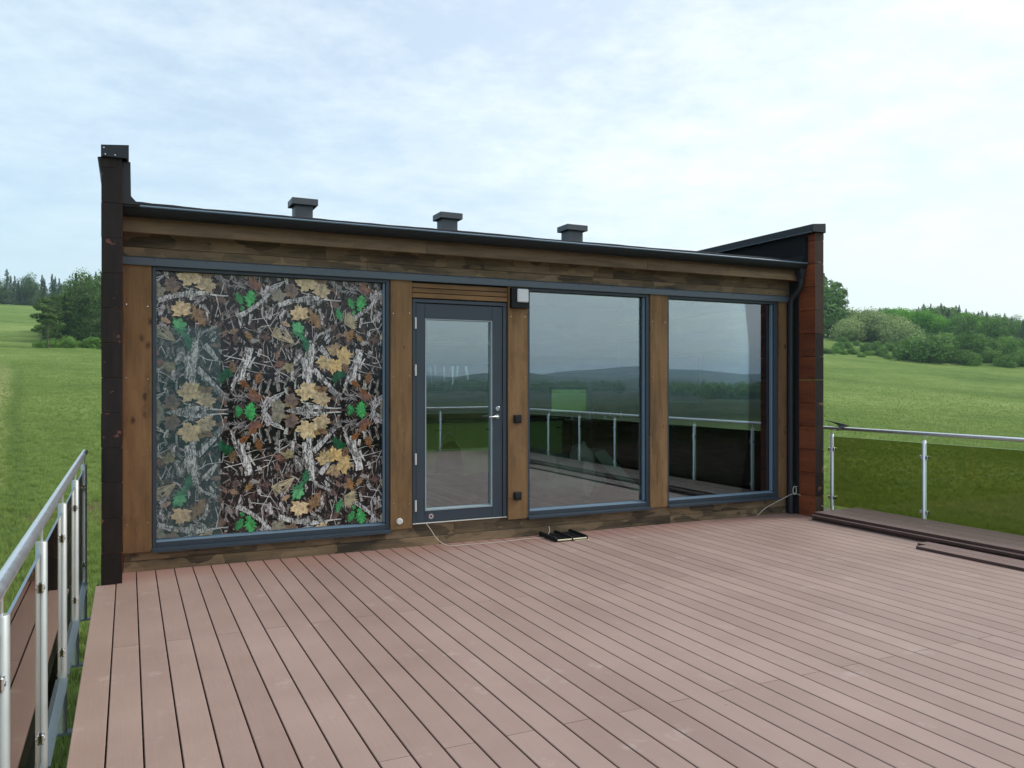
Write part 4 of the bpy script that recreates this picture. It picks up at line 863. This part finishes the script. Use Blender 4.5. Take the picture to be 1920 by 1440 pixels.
t = thing('knife_rack', 'row of pale knives hanging over the kitchen worktop', 'knife rack', (4.15, 11.49, 1.85))
MB().box(-0.5, 0.9, -0.03, 0.0, 0.02, 0.06).build('rail', M['metal_dark'], t)
for q in range(8):
    b = MB(); h = 0.14+0.08*(q % 3); w = 0.015+0.006*(q % 2); b.prism([(-w, 0.02), (w, 0.02), (w, -h*0.8), (0, -h)], 'y', -0.04, -0.033); o = b.build('knife', M['chrome'], t); o.location = (-0.35+q*0.12+0.02*(q % 3), 0, 0); o.rotation_euler = (0, R(random.uniform(-8, 8)), 0)
t = thing('shelf', 'pale wall shelf high above the kitchen worktop', 'shelf', (4.0, 11.35, 2.2)); MB().box(-1.0, 1.3, -0.2, 0.14, 0.0, 0.03, 0.003).build('shelf_board', M['cream'], t); MB().box(-0.9, -0.86, -0.15, 0.13, -0.15, -0.002).build('shelf_bracket', M['metal_dark'], t); MB().box(1.1, 1.14, -0.15, 0.13, -0.15, -0.002).build('shelf_bracket', M['metal_dark'], t)
def blob(nm, mat, parent, parts, seed=1, amp=0.12, sub=3):
    bm = bmesh.new()
    for (c, r) in parts:
        res = bmesh.ops.create_icosphere(bm, subdivisions=sub, radius=1)
        for v in res['verts']:
            d = 1+amp*mnoise.noise(v.co*2.2+Vector((seed, c[0], c[1]))); v.co = Vector((c[0]+v.co.x*r[0]*d, c[1]+v.co.y*r[1]*d, c[2]+v.co.z*r[2]*d))
    me = bpy.data.meshes.new(nm); bm.to_mesh(me); bm.free(); me.polygons.foreach_set('use_smooth', [True]*len(me.polygons)); return link(nm, me, parent, mat)
t = thing('duffel_bag', 'black bag with a loop handle standing inside the door', 'bag', (3.75, 9.8, FZ))
blob('bag_body', M['rubber'], t, [((0, 0, 0.32), (0.20, 0.16, 0.34)), ((0.02, 0, 0.55), (0.14, 0.12, 0.16))], 3, 0.25)
MB().tube([(-0.10+0.10*math.cos(a)+0.1, 0, 0.68+0.14*math.sin(a)) for a in np.linspace(0, math.pi, 12)], 0.012, 8).build('handle', M['rope'], t)
t = thing('clothes_heap', 'dark heap of clothes on the floor behind the door glass', 'clothes heap', (3.9, 9.2, FZ))
blob('clothes', M['rubber'], t, [((-0.4, 0, 0.14), (0.5, 0.3, 0.22)), ((0.1, 0.1, 0.12), (0.5, 0.3, 0.20)), ((0.6, 0.1, 0.12), (0.45, 0.3, 0.18))], 5, 0.4)
wd = plain('table_wood', (0.22, 0.15, 0.09), 0.5)
t = thing('desk', 'long desk cluttered with small things behind the middle window', 'desk', (6.62, 11.1, FZ))
MB().box(-0.5, 0.78, -0.35, 0.35, 0.86, 0.90, 0.003).build('desktop', wd, t)
for x in (-0.48, 0.70):
    for y in (-0.32, 0.28): MB().box(x, x+0.05, y, y+0.05, 0, 0.859).build('leg', wd, t)
for q in range(7):
    o = thing('desk_clutter', 'small dark bottle or box standing on the desk behind the glass', 'desk clutter', (6.18+q*0.15, 10.86+0.05*(q % 2), FZ+0.90), group='small things on the desk')
    b = MB(); h = 0.06+0.035*(q % 4); b.tube([(0, 0, 0), (0, 0, h*0.7), (0, 0, h*0.8), (0, 0, h)], [0.03, 0.03, 0.014, 0.013], 10); b.build('bottle', M['black'] if q % 2 else M['opal'], o)
gw = plain('grey_green_blanket', (0.30, 0.42, 0.33), 0.9, bump=0.5)
t = thing('armchair', 'low armchair under a grey green blanket behind the middle window', 'armchair', (5.05, 9.0, FZ))
blob('seat', gw, t, [((0, 0, 0.28), (0.50, 0.36, 0.26)), ((-0.35, 0.05, 0.42), (0.22, 0.34, 0.22))], 2, 0.3); blob('blanket', plain('pale_blanket', (0.55, 0.60, 0.54), 0.9), t, [((0.12, -0.16, 0.52), (0.14, 0.16, 0.20)), ((0.10, -0.30, 0.30), (0.11, 0.10, 0.26))], 8, 0.35)
b = MB(); b.prism([(0.32, 0.58), (0.48, 0.62), (0.62, 0.48), (1.10, 0.04), (0.98, 0.01), (0.50, 0.36)], 'y', -0.12, 0.16); b.build('leg_rest', gw, t)
t = thing('wall_screen', 'switched off black screen on the side wall in the right window', 'screen', (7.418, 9.9, 1.30))
MB().box(-0.05, 0.0, -0.62, 0.62, 0, 0.70, 0.006).build('bezel', M['black'], t); MB().box(-0.054, -0.0505, -0.59, 0.59, 0.03, 0.67).build('screen', plain('black_screen', (0.004, 0.005, 0.006), 0.1), t)

# ------------------------------------------------------------ foliage prototypes
def foliage_mat(name, dark, light, trans=0.25):
    m, nt, p, out = newmat(name); p.inputs['Roughness'].default_value = 0.75; p.inputs['Specular IOR Level'].default_value = 0.2
    geo = N(nt, 'ShaderNodeNewGeometry'); oi = N(nt, 'ShaderNodeObjectInfo'); tc = N(nt, 'ShaderNodeTexCoord')
    n = N(nt, 'ShaderNodeTexNoise'); n.inputs['Scale'].default_value = 1.1; n.inputs['Detail'].default_value = 4; wire(nt, tc.outputs['Object'], n.inputs['Vector'])
    a = N(nt, 'ShaderNodeMath', operation='MULTIPLY_ADD'); wire(nt, geo.outputs['Random Per Island'], a.inputs[0]); a.inputs[1].default_value = 0.35
    b = N(nt, 'ShaderNodeMath', operation='MULTIPLY_ADD'); wire(nt, n.outputs[0], b.inputs[0]); b.inputs[1].default_value = 0.65; b.inputs[2].default_value = -0.16; wire(nt, b.outputs[0], a.inputs[2])
    c = N(nt, 'ShaderNodeMath', operation='MULTIPLY_ADD'); wire(nt, oi.outputs['Random'], c.inputs[0]); c.inputs[1].default_value = 0.42; wire(nt, a.outputs[0], c.inputs[2]); c.use_clamp = True
    mx = N(nt, 'ShaderNodeMix', data_type='RGBA'); wire(nt, c.outputs[0], mx.inputs['Factor']); mx.inputs[6].default_value = dark+(1,); mx.inputs[7].default_value = light+(1,)
    wire(nt, mx.outputs[2], p.inputs['Base Color'])
    tr = N(nt, 'ShaderNodeBsdfTranslucent'); wire(nt, mx.outputs[2], tr.inputs[0]); ms = N(nt, 'ShaderNodeMixShader'); ms.inputs[0].default_value = trans
    wire(nt, p.outputs[0], ms.inputs[1]); wire(nt, tr.outputs[0], ms.inputs[2]); wire(nt, ms.outputs[0], out.inputs[0])
    return m
M['needle'] = foliage_mat('dark_needles', (0.022, 0.055, 0.024), (0.085, 0.150, 0.055), 0.15)
M['needle2'] = foliage_mat('pine_needles', (0.036, 0.082, 0.026), (0.150, 0.245, 0.070), 0.25)
M['leaf_mid'] = foliage_mat('mid_green_leaves', (0.056, 0.145, 0.024), (0.260, 0.450, 0.080))
M['leaf_bright'] = foliage_mat('bright_green_leaves', (0.070, 0.220, 0.018), (0.220, 0.500, 0.050), 0.4)
M['leaf_dark'] = foliage_mat('dark_green_leaves', (0.040, 0.105, 0.022), (0.210, 0.380, 0.080))
M['leaf_pale'] = foliage_mat('pale_flowering_leaves', (0.065, 0.135, 0.032), (0.480, 0.590, 0.240))
M['bark'] = plain('tree_bark', (0.10, 0.075, 0.055), 0.9, var=0.3, scale=8, bump=0.6)
def quads(name, C, Nn, S, mat, asp=0.7):
    """many leaf-clump faces: centres C, normals Nn, sizes S"""
    n = len(C); Rn = np.random.normal(size=(n, 3)); a = np.cross(Nn, Rn); a /= np.linalg.norm(a, axis=1)[:, None]+1e-9; b = np.cross(Nn, a); b /= np.linalg.norm(b, axis=1)[:, None]+1e-9
    S = S[:, None]; V = np.stack([C-a*S*.6, C+b*S*asp*.6+a*S*np.random.uniform(-.2, .2, (n, 1)), C+a*S*.6, C-b*S*asp*.6+a*S*np.random.uniform(-.2, .2, (n, 1))], 1).reshape(-1, 3)
    me = bpy.data.meshes.new(name); me.vertices.add(4*n); me.vertices.foreach_set('co', V.astype(np.float32).ravel())
    me.loops.add(4*n); me.loops.foreach_set('vertex_index', np.arange(4*n, dtype=np.int32)); me.polygons.add(n); me.polygons.foreach_set('loop_start', np.arange(0, 4*n, 4, dtype=np.int32))
    try: me.polygons.foreach_set('loop_total', np.full(n, 4, dtype=np.int32))
    except Exception: pass
    me.update(calc_edges=True); me.validate(); me.materials.append(mat); return me
def crown_blobs(name, blobs, n, size, mat, rng):
    C, Nn, S = [], [], []
    vol = np.array([b[3]**2 for b in blobs]); cnt = (vol/vol.sum()*n).astype(int)+1
    for (x, y, z, r, sq), k in zip(blobs, cnt):
        d = rng.normal(size=(k, 3)); d /= np.linalg.norm(d, axis=1)[:, None]
        rad = r*np.clip(rng.normal(0.93, 0.12, (k, 1)), 0.4, 1.25); nz = np.array([mnoise.noise(Vector(v*2.6)+Vector((x, y, z))) for v in d])[:, None]
        rad *= 1+0.30*nz
        C.append(np.array([[x, y, z]])+d*rad*np.array([[1, 1, sq]])); q = d+rng.normal(size=(k, 3))*0.38; q /= np.linalg.norm(q, axis=1)[:, None]; Nn.append(q); S.append(rng.uniform(.6, 1.3, k)*size)
    return quads(name, np.concatenate(C), np.concatenate(Nn), np.concatenate(S), mat)
def broadleaf(seed, H, W, mat, n=2600, low=0.22, nb=16, size=0.42, sq=0.85):
    rng = np.random.RandomState(seed); bl = []
    for i_ in range(nb):
        t_ = rng.uniform(low, 1); ww = W*math.sin(math.pi*min(1, (t_-low*0.6)/(1.12-low*0.6)))**0.6; a = rng.uniform(0, 2*math.pi); q = rng.uniform(0.25, 0.8)*ww/2
        r = rng.uniform(0.16, 0.27)*W; bl.append((q*math.cos(a), q*math.sin(a), max(r*0.7, t_*H-r*0.8), r, sq))
    bl.append((0, 0, H*0.6, W*0.30, 1.0))
    cr = crown_blobs('crown', bl, n, size, mat, rng)
    tb = MB(); tb.tube([(0, 0, -0.5), (0.05, 0, H*0.25), (0, 0.1, H*0.55), (0.1, 0, H*0.85)], [0.035*H*0.6, 0.025*H*0.6, 0.015*H*0.6, 0.004*H], 7)
    for i_ in range(5):
        a = rng.uniform(0, 6.28); z0 = H*rng.uniform(.2, .5); tb.tube([(0, 0, z0), (W*.18*math.cos(a), W*.18*math.sin(a), z0+H*.14), (W*.33*math.cos(a), W*.33*math.sin(a), z0+H*.25)], [0.012*H, 0.008*H, 0.003*H], 5)
    tm = tb.mesh('trunk'); tm.materials.append(M['bark']); return cr, tm
def conifer(seed, H, W, mat, n=2400, base=0.12, ragged=0.25, power=0.9, size=0.5):
    rng = np.random.RandomState(seed); C, Nn, S = [], [], []
    nw = int(16+H); k = n//nw
    for w in range(nw):
        t_ = base+(1-base)*(w/(nw-1))**0.95; z = H*t_; rad = W/2*(1-(t_-base)/(1-base))**power*(1+rng.uniform(-ragged, ragged))+0.12
        nbr = int(5+7*(1-t_))
        for b_ in range(nbr):
            a = rng.uniform(0, 2*math.pi); L = rad*rng.uniform(.6, 1.15); kk = max(3, int(k/nbr))
            s = np.sqrt(rng.uniform(0.03, 1, kk)); c = np.stack([np.cos(a)*L*s, np.sin(a)*L*s, z-0.22*L*s**1.4+0.12*rng.normal(size=kk)], 1); c[:, :2] += rng.normal(size=(kk, 2))*0.10*L*s[:, None]
            q = np.stack([rng.normal(size=kk)*.5, rng.normal(size=kk)*.5, np.ones(kk)*0.8], 1); q /= np.linalg.norm(q, axis=1)[:, None]
            C.append(c); Nn.append(q); S.append(rng.uniform(.6, 1.2, kk)*size*(1.1-0.5*t_))
    cr = quads('crown', np.concatenate(C), np.concatenate(Nn), np.concatenate(S), mat, 0.5)
    tb = MB(); tb.tube([(0, 0, -0.6), (0, 0, H*0.5), (0, 0, H*0.98)], [0.014*H, 0.010*H, 0.002*H], 7); tm = tb.mesh('trunk'); tm.materials.append(M['bark']); return cr, tm
def pine(seed, H, W, mat, n=2400):
    """scots pine: bare stem, irregular needle clouds on side limbs"""
    rng = np.random.RandomState(seed); bl = []; tb = MB(); lean = rng.uniform(-.04, .04)
    tb.tube([(0, 0, -0.6), (lean*H*.5, 0, H*0.5), (lean*H, 0, H*0.97)], [0.013*H, 0.010*H, 0.003*H], 7)
    for i_ in range(20):
        t_ = rng.uniform(0.30, 0.98); a = rng.uniform(0, 6.28); L = W/2*rng.uniform(.35, 1)*(1.15-t_*0.75); x, y, z = L*math.cos(a)+lean*H*t_, L*math.sin(a), H*t_+0.10*L
        tb.tube([(lean*H*t_, 0, H*t_-0.02*H), (x*.6, y*.6, z-0.02*H), (x, y, z)], [0.004*H, 0.003*H, 0.0015*H], 5)
        bl.append((x, y, z, rng.uniform(.10, .19)*W, 0.55))
    bl.append((lean*H, 0, H*0.96, 0.13*W, 0.9))
    cr = crown_blobs('crown', bl, n, 0.40, mat, rng); tm = tb.mesh('trunk'); tm.materials.append(M['bark']); return cr, tm
PRO = {}
PRO['spruce'] = [conifer(s_, 15, 5.2, M['needle'], n=3400, ragged=.3, base=.06) for s_ in (1, 2, 3)]
PRO['larch'] = [conifer(s_, 15, 6.2, M['needle2'], n=3200, ragged=.45, power=.75, base=.10) for s_ in (4, 5)]
PRO['dense'] = [broadleaf(s_, 14, 9.5, M['needle2'], n=4200, nb=24, low=.12, size=.36, sq=.7) for s_ in (31, 32)]
PRO['pine'] = [pine(s_, 14, 7.5, M['needle2'], n=3200) for s_ in (6, 7, 8)]
PRO['mid'] = [broadleaf(s_, 10, 8.5, M['leaf_mid'], n=4200) for s_ in (11, 12)]
PRO['bright'] = [broadleaf(s_, 10, 9.5, M['leaf_bright'], n=4200, nb=20) for s_ in (13, 14)]
PRO['dark'] = [broadleaf(s_, 10, 9, M['leaf_dark'], n=4200) for s_ in (15, 16)]
PRO['pale'] = [broadleaf(s_, 7, 9.5, M['leaf_pale'], n=5200, low=.1, nb=22, size=.36) for s_ in (17, 18)]
PRO['bush'] = [broadleaf(s_, 4, 6, M['leaf_dark'], n=3000, low=.05, nb=14, size=.30) for s_ in (21, 22, 23)]
PRO['bush_mid'] = [broadleaf(s_, 4, 6, M['leaf_mid'], n=3000, low=.05, nb=14, size=.30) for s_ in (24, 25)]
NAME = {'spruce': ('spruce_tree', 'tree'), 'larch': ('larch_tree', 'tree'), 'pine': ('pine_tree', 'tree'), 'dense': ('leafy_tree', 'tree'), 'mid': ('leafy_tree', 'tree'), 'bright': ('leafy_tree', 'tree'), 'dark': ('leafy_tree', 'tree'), 'pale': ('flowering_shrub', 'shrub'), 'bush': ('bush', 'bush'), 'bush_mid': ('bush', 'bush')}
BASE_H = {'spruce': 15, 'larch': 15, 'pine': 14, 'dense': 14, 'mid': 10, 'bright': 10, 'dark': 10, 'pale': 7, 'bush': 4, 'bush_mid': 4}
LOOK = {'spruce': 'narrow dark spruce', 'larch': 'ragged green conifer', 'pine': 'flat topped pine', 'dense': 'full crowned leafy tree', 'mid': 'mid green leafy tree', 'bright': 'bright green leafy tree', 'dark': 'dark round leafy tree', 'bush': 'dark green bush', 'bush_mid': 'mid green bush', 'pale': 'pale flowering shrub'}
def plant(kind, px, d, H, label, group=None, wid=1.0, sink=0.0):
    label = label.replace('KIND', LOOK[kind])
    p = pos_at(px, d); cr, tm = random.choice(PRO[kind]); nm, cat = NAME[kind]
    t = thing(nm, label, cat, (p.x, p.y, p.z-sink), random.uniform(0, 6.28), group); s = H/BASE_H[kind]; t.scale = (s*wid, s*wid*random.uniform(.92, 1.08), s)
    link('trunk', tm, t); link('crown', cr, t); return t
rs = random.Random(5)
# --- left: far tree line along the top of the field
g = 'conifers along the skyline at the top of the left field'
for k_ in range(84):
    px = -190+k_*3.9+rs.uniform(-3, 3); plant(rs.choice(['spruce', 'larch', 'spruce', 'dense']), px, 388+rs.uniform(-4, 34), rs.uniform(8.5, 15.0), 'KIND in the skyline row at the top of the left field', g)
# --- left: the nearer wood against the dark wall
g = 'tall trees of the near wood left of the cabin'
def topy(px): return float(np.interp(px, [60, 95, 118, 140, 165, 190, 260], [580, 566, 552, 524, 508, 500, 492]))
for k_ in range(58):
    px = rs.uniform(84, 262); d = rs.uniform(142, 182); zb = pos_at(px, d).z; want = 1.6+(720-topy(px)-rs.uniform(-4, 26))/1515*d*0.86
    H = max(6, min(20, want-zb+1.0)); plant(rs.choice(['larch', 'dense', 'dense', 'spruce', 'dense', 'pine']), px, d, H, 'tall KIND in the near wood left of the cabin', g, wid=rs.uniform(.7, .9))
for px, d, H in ((176, 140, 8.5), (190, 139, 6.5), (207, 140, 10)):
    plant('dense', px, d, H*.9, 'lighter leafy tree at the front of the near left wood', 'leafy trees fronting the left wood')
plant('pine', 90, 124, 6.6, 'small lone pine with a bare stem in front of the near left wood', wid=1.15)
g = 'scrub along the foot of the near left wood'
for k_ in range(16): plant(rs.choice(['bush', 'bush_mid', 'bush']), 72+k_*8.5+rs.uniform(-3, 3), 128+rs.uniform(-3, 9), rs.uniform(0.6, 1.7), 'low KIND at the foot of the near left wood', g, wid=1.1, sink=.15)
# --- right: ridge forest
g = 'conifers of the ridge forest on the right'
for k_ in range(170):
    px = rs.uniform(1560, 2080); d = rs.uniform(300, 400); H = rs.uniform(9.5, 14.5)
    ty = float(np.interp(px, [1545, 1650, 1740, 1800, 1860, 1920, 2100], [590, 578, 570, 574, 588, 594, 606]))+rs.uniform(-3, 14)
    zb = pos_at(px, d).z; want = 1.6+(720-ty)/1515*d*np.interp(px, [1545, 1920], [.93, .845]); H = max(7, min(17, want-zb))
    plant(rs.choice(['spruce', 'dense', 'larch', 'spruce', 'larch', 'dark']), px, d, H, 'KIND in the ridge forest beyond the right field', g, wid=1.2)
g = 'bright green trees below the ridge forest'
for k_ in range(15):
    px = 1672+k_*15+rs.uniform(-6, 6); d = 262+rs.uniform(-10, 16)+k_*1.0; plant('bright' if k_ < 11 else rs.choice(['mid', 'bright']), px, d, rs.uniform(7.5, 10.5)-(k_*0.12), 'KIND just below the right ridge forest', g)
for px, d, H in ((1815, 238, 8.5), (1858, 235, 7.5), (1800, 262, 9), (1885, 250, 8)):
    plant('dark', px, d, H, 'darker round tree among the bright green ones on the right', 'dark round trees on the right slope')
# tall dark pair beside the wall
g = 'tall dark trees just right of the cabin wall'
for px, d, H in ((1552, 225, 15.5), (1563, 232, 14.5), (1574, 240, 12.0), (1545, 235, 17), (1530, 230, 16), (1518, 240, 15), (1584, 246, 9)):
    plant(rs.choice(['pine', 'larch', 'dark']), px, d, H, 'tall KIND just right of the cabin wall', g)
g = 'pale flowering shrubs on the right slope'
for px, d, H in ((1580, 214, 5.2), (1600, 218, 6.2), (1622, 222, 7.2), (1645, 224, 7.4), (1668, 220, 7.2), (1688, 214, 6.6), (1704, 208, 5.2), (1718, 204, 3.8), (1610, 232, 8.2), (1640, 238, 8.6), (1592, 236, 8.2)):
    plant('pale', px, d, H, 'rounded pale flowering shrub in the mass on the right slope', g, wid=1.0)
g = 'scattered dark bushes on the grassy right slope'
for px, d, H in ((1580, 206, 2.8), (1606, 204, 2.2), (1574, 191, 2.8), (1590, 196, 2.4), (1568, 182, 2.3), (1600, 183, 2.4), (1622, 190, 2.8), (1640, 196, 2.8), (1655, 187, 3.0), (1668, 196, 3.2), (1626, 200, 2.2), (1646, 205, 2.4)):
    plant('bush', px, d, H*.68, 'small dark bush standing on the grassy right slope', g, sink=.15)
g = 'hedge bushes along the far edge of the right field'
for k_ in range(40):
    px = 1548+k_*11+rs.uniform(-4, 4); d = 176+rs.uniform(-1, 12)-k_*0.0; H = (rs.uniform(0.9, 1.8) if px < 1690 else rs.uniform(1.7, 3.0))+(1.4 if 1700 < px < 1780 else 0)
    plant(rs.choice(['bush', 'bush', 'bush_mid']), px, d, H, 'KIND in the hedge along the far edge of the right field', g, sink=.2)
for k_ in range(26):
    px = 1700+k_*13+rs.uniform(-5, 5); plant(rs.choice(['bush_mid', 'bush', 'bush_mid', 'mid', 'bush_mid']), px, 196+rs.uniform(-6, 26), rs.uniform(2.2, 4.2), 'KIND growing behind the hedge of the right field', 'shrubs behind the hedge of the right field', sink=.2)
plant('dark', 1806, 182, 6.2, 'dark upright tree rising from the hedge of the right field'); plant('mid', 1832, 186, 5.6, 'mid green tree rising from the hedge beside the dark one'); plant('bush', 1737, 178, 5.6, 'broad dark thicket bulging from the hedge of the right field', wid=1.5, sink=.3)
plant('dark', 1893, 180, 5.2, 'dark bushy tree near the right end of the hedge')
# --- far woods in the valley behind the camera, only ever mirrored
def belt(px0, px1, d0, d1, n, H):
    rng = np.random.RandomState(int(d0)); bl = []
    for k_ in range(n):
        az = R(rng.uniform(px0, px1)); d = rng.uniform(d0, d1); x, y = d*math.sin(az), d*math.cos(az); bl.append((x, y, ground_z(x, y)+H*.45, H*rng.uniform(.45, .7), 1.1))
    o = link('distant_wood', crown_blobs('distant_wood', bl, n*70, H*.28, M['leaf_dark'], rng)); tag(o, 'distant dark wood in the valley mirrored in the windows', kind='stuff')
belt(118, 145, 900, 1300, 260, 13); belt(146, 178, 1100, 1600, 260, 14); belt(128, 141, 620, 700, 70, 10)

# ------------------------------------------------------------ grass tufts
def grass():
    bm = MB(); rnd = random.Random(3)
    for k_ in range(26):
        a = rnd.uniform(0, 6.28); r = rnd.uniform(0, .16); x, y = r*math.cos(a), r*math.sin(a); h = rnd.uniform(.08, .22); b = rnd.uniform(0, 6.28); l = rnd.uniform(.02, .12); w = rnd.uniform(.003, .006)
        dx, dy = math.cos(b), math.sin(b); px_, py_ = -dy*w, dx*w
        bm.add([(x-px_, y-py_, -.02), (x+px_, y+py_, -.02), (x+dx*l*.4+px_*.8, y+dy*l*.4+py_*.8, h*.6), (x+dx*l*.4-px_*.8, y+dy*l*.4-py_*.8, h*.6), (x+dx*l, y+dy*l, h)], [(0, 1, 2, 3), (3, 2, 4)])
    mg_ = foliage_mat('grass_blades', (0.145, 0.230, 0.044), (0.350, 0.440, 0.130), 0.4)
    me = bm.mesh('grass_tuft'); me.materials.append(mg_)
    src = bpy.data.objects.new('grass_tuft', me)                   # not linked to the scene: only instanced
    # ground patch carrying the tufts
    vs, fs, dens = [], [], []
    for (a0, a1, r0, r1) in ((-17, 3, 1.5, 120), (42, 63, 8.5, 120)):
        na, nr = 24, 60; rr_ = np.geomspace(r0, r1, nr); b0 = len(vs)
        for r in rr_:
            for q in range(na):
                a = R(a0+(a1-a0)*q/(na-1)); x, y = r*math.sin(a), r*math.cos(a); vs.append((x, y, ground_z(x, y)+0.0)); dens.append(min(1.0, (15/r)**1.5)*max(0.0, min(1.0, (118-r)/60)))
        for i_ in range(nr-1):
            for q in range(na-1): A = b0+i_*na+q; fs.append((A, A+1, A+na+1, A+na))
    pm = bpy.data.meshes.new('grass'); pm.from_pydata(vs, [], fs); pm.update()
    at = pm.attributes.new('dens', 'FLOAT', 'POINT'); at.data.foreach_set('value', dens); pm.materials.append(mg_)
    o = link('grass', pm); tag(o, 'long meadow grass growing below and beyond the deck', kind='stuff')
    ng = bpy.data.node_groups.new('grass_scatter', 'GeometryNodeTree'); ng.interface.new_socket('Geometry', in_out='INPUT', socket_type='NodeSocketGeometry'); ng.interface.new_socket('Geometry', in_out='OUTPUT', socket_type='NodeSocketGeometry')
    gi = ng.nodes.new('NodeGroupInput'); go = ng.nodes.new('NodeGroupOutput'); dp_ = ng.nodes.new('GeometryNodeDistributePointsOnFaces'); na_ = ng.nodes.new('GeometryNodeInputNamedAttribute'); na_.data_type = 'FLOAT'; na_.inputs[0].default_value = 'dens'
    mu = ng.nodes.new('ShaderNodeMath'); mu.operation = 'MULTIPLY'; mu.inputs[1].default_value = 85
    io = ng.nodes.new('GeometryNodeInstanceOnPoints'); oi = ng.nodes.new('GeometryNodeObjectInfo'); oi.inputs['Object'].default_value = src
    rv = ng.nodes.new('FunctionNodeRandomValue'); rv.data_type = 'FLOAT_VECTOR'; rv.inputs[0].default_value = (-.12, -.12, 0); rv.inputs[1].default_value = (.12, .12, 6.28)
    rs_ = ng.nodes.new('FunctionNodeRandomValue'); rs_.data_type = 'FLOAT'; rs_.inputs[2].default_value = .55; rs_.inputs[3].default_value = 1.35
    L = ng.links.new; L(gi.outputs[0], dp_.inputs['Mesh']); L(na_.outputs[0], mu.inputs[0]); L(mu.outputs[0], dp_.inputs['Density']); L(dp_.outputs['Points'], io.inputs['Points']); L(oi.outputs['Geometry'], io.inputs['Instance'])
    ma_ = ng.nodes.new('ShaderNodeMath'); ma_.operation = 'MULTIPLY_ADD'; ma_.inputs[1].default_value = 0.6; ma_.inputs[2].default_value = 0.4; L(na_.outputs[0], ma_.inputs[0])
    mb_ = ng.nodes.new('ShaderNodeMath'); mb_.operation = 'MULTIPLY'; L(ma_.outputs[0], mb_.inputs[0]); L(rs_.outputs[1], mb_.inputs[1])
    L(rv.outputs[0], io.inputs['Rotation']); L(mb_.outputs[0], io.inputs['Scale']); L(io.outputs[0], go.inputs[0])
    md = o.modifiers.new('scatter', 'NODES'); md.node_group = ng
grass()
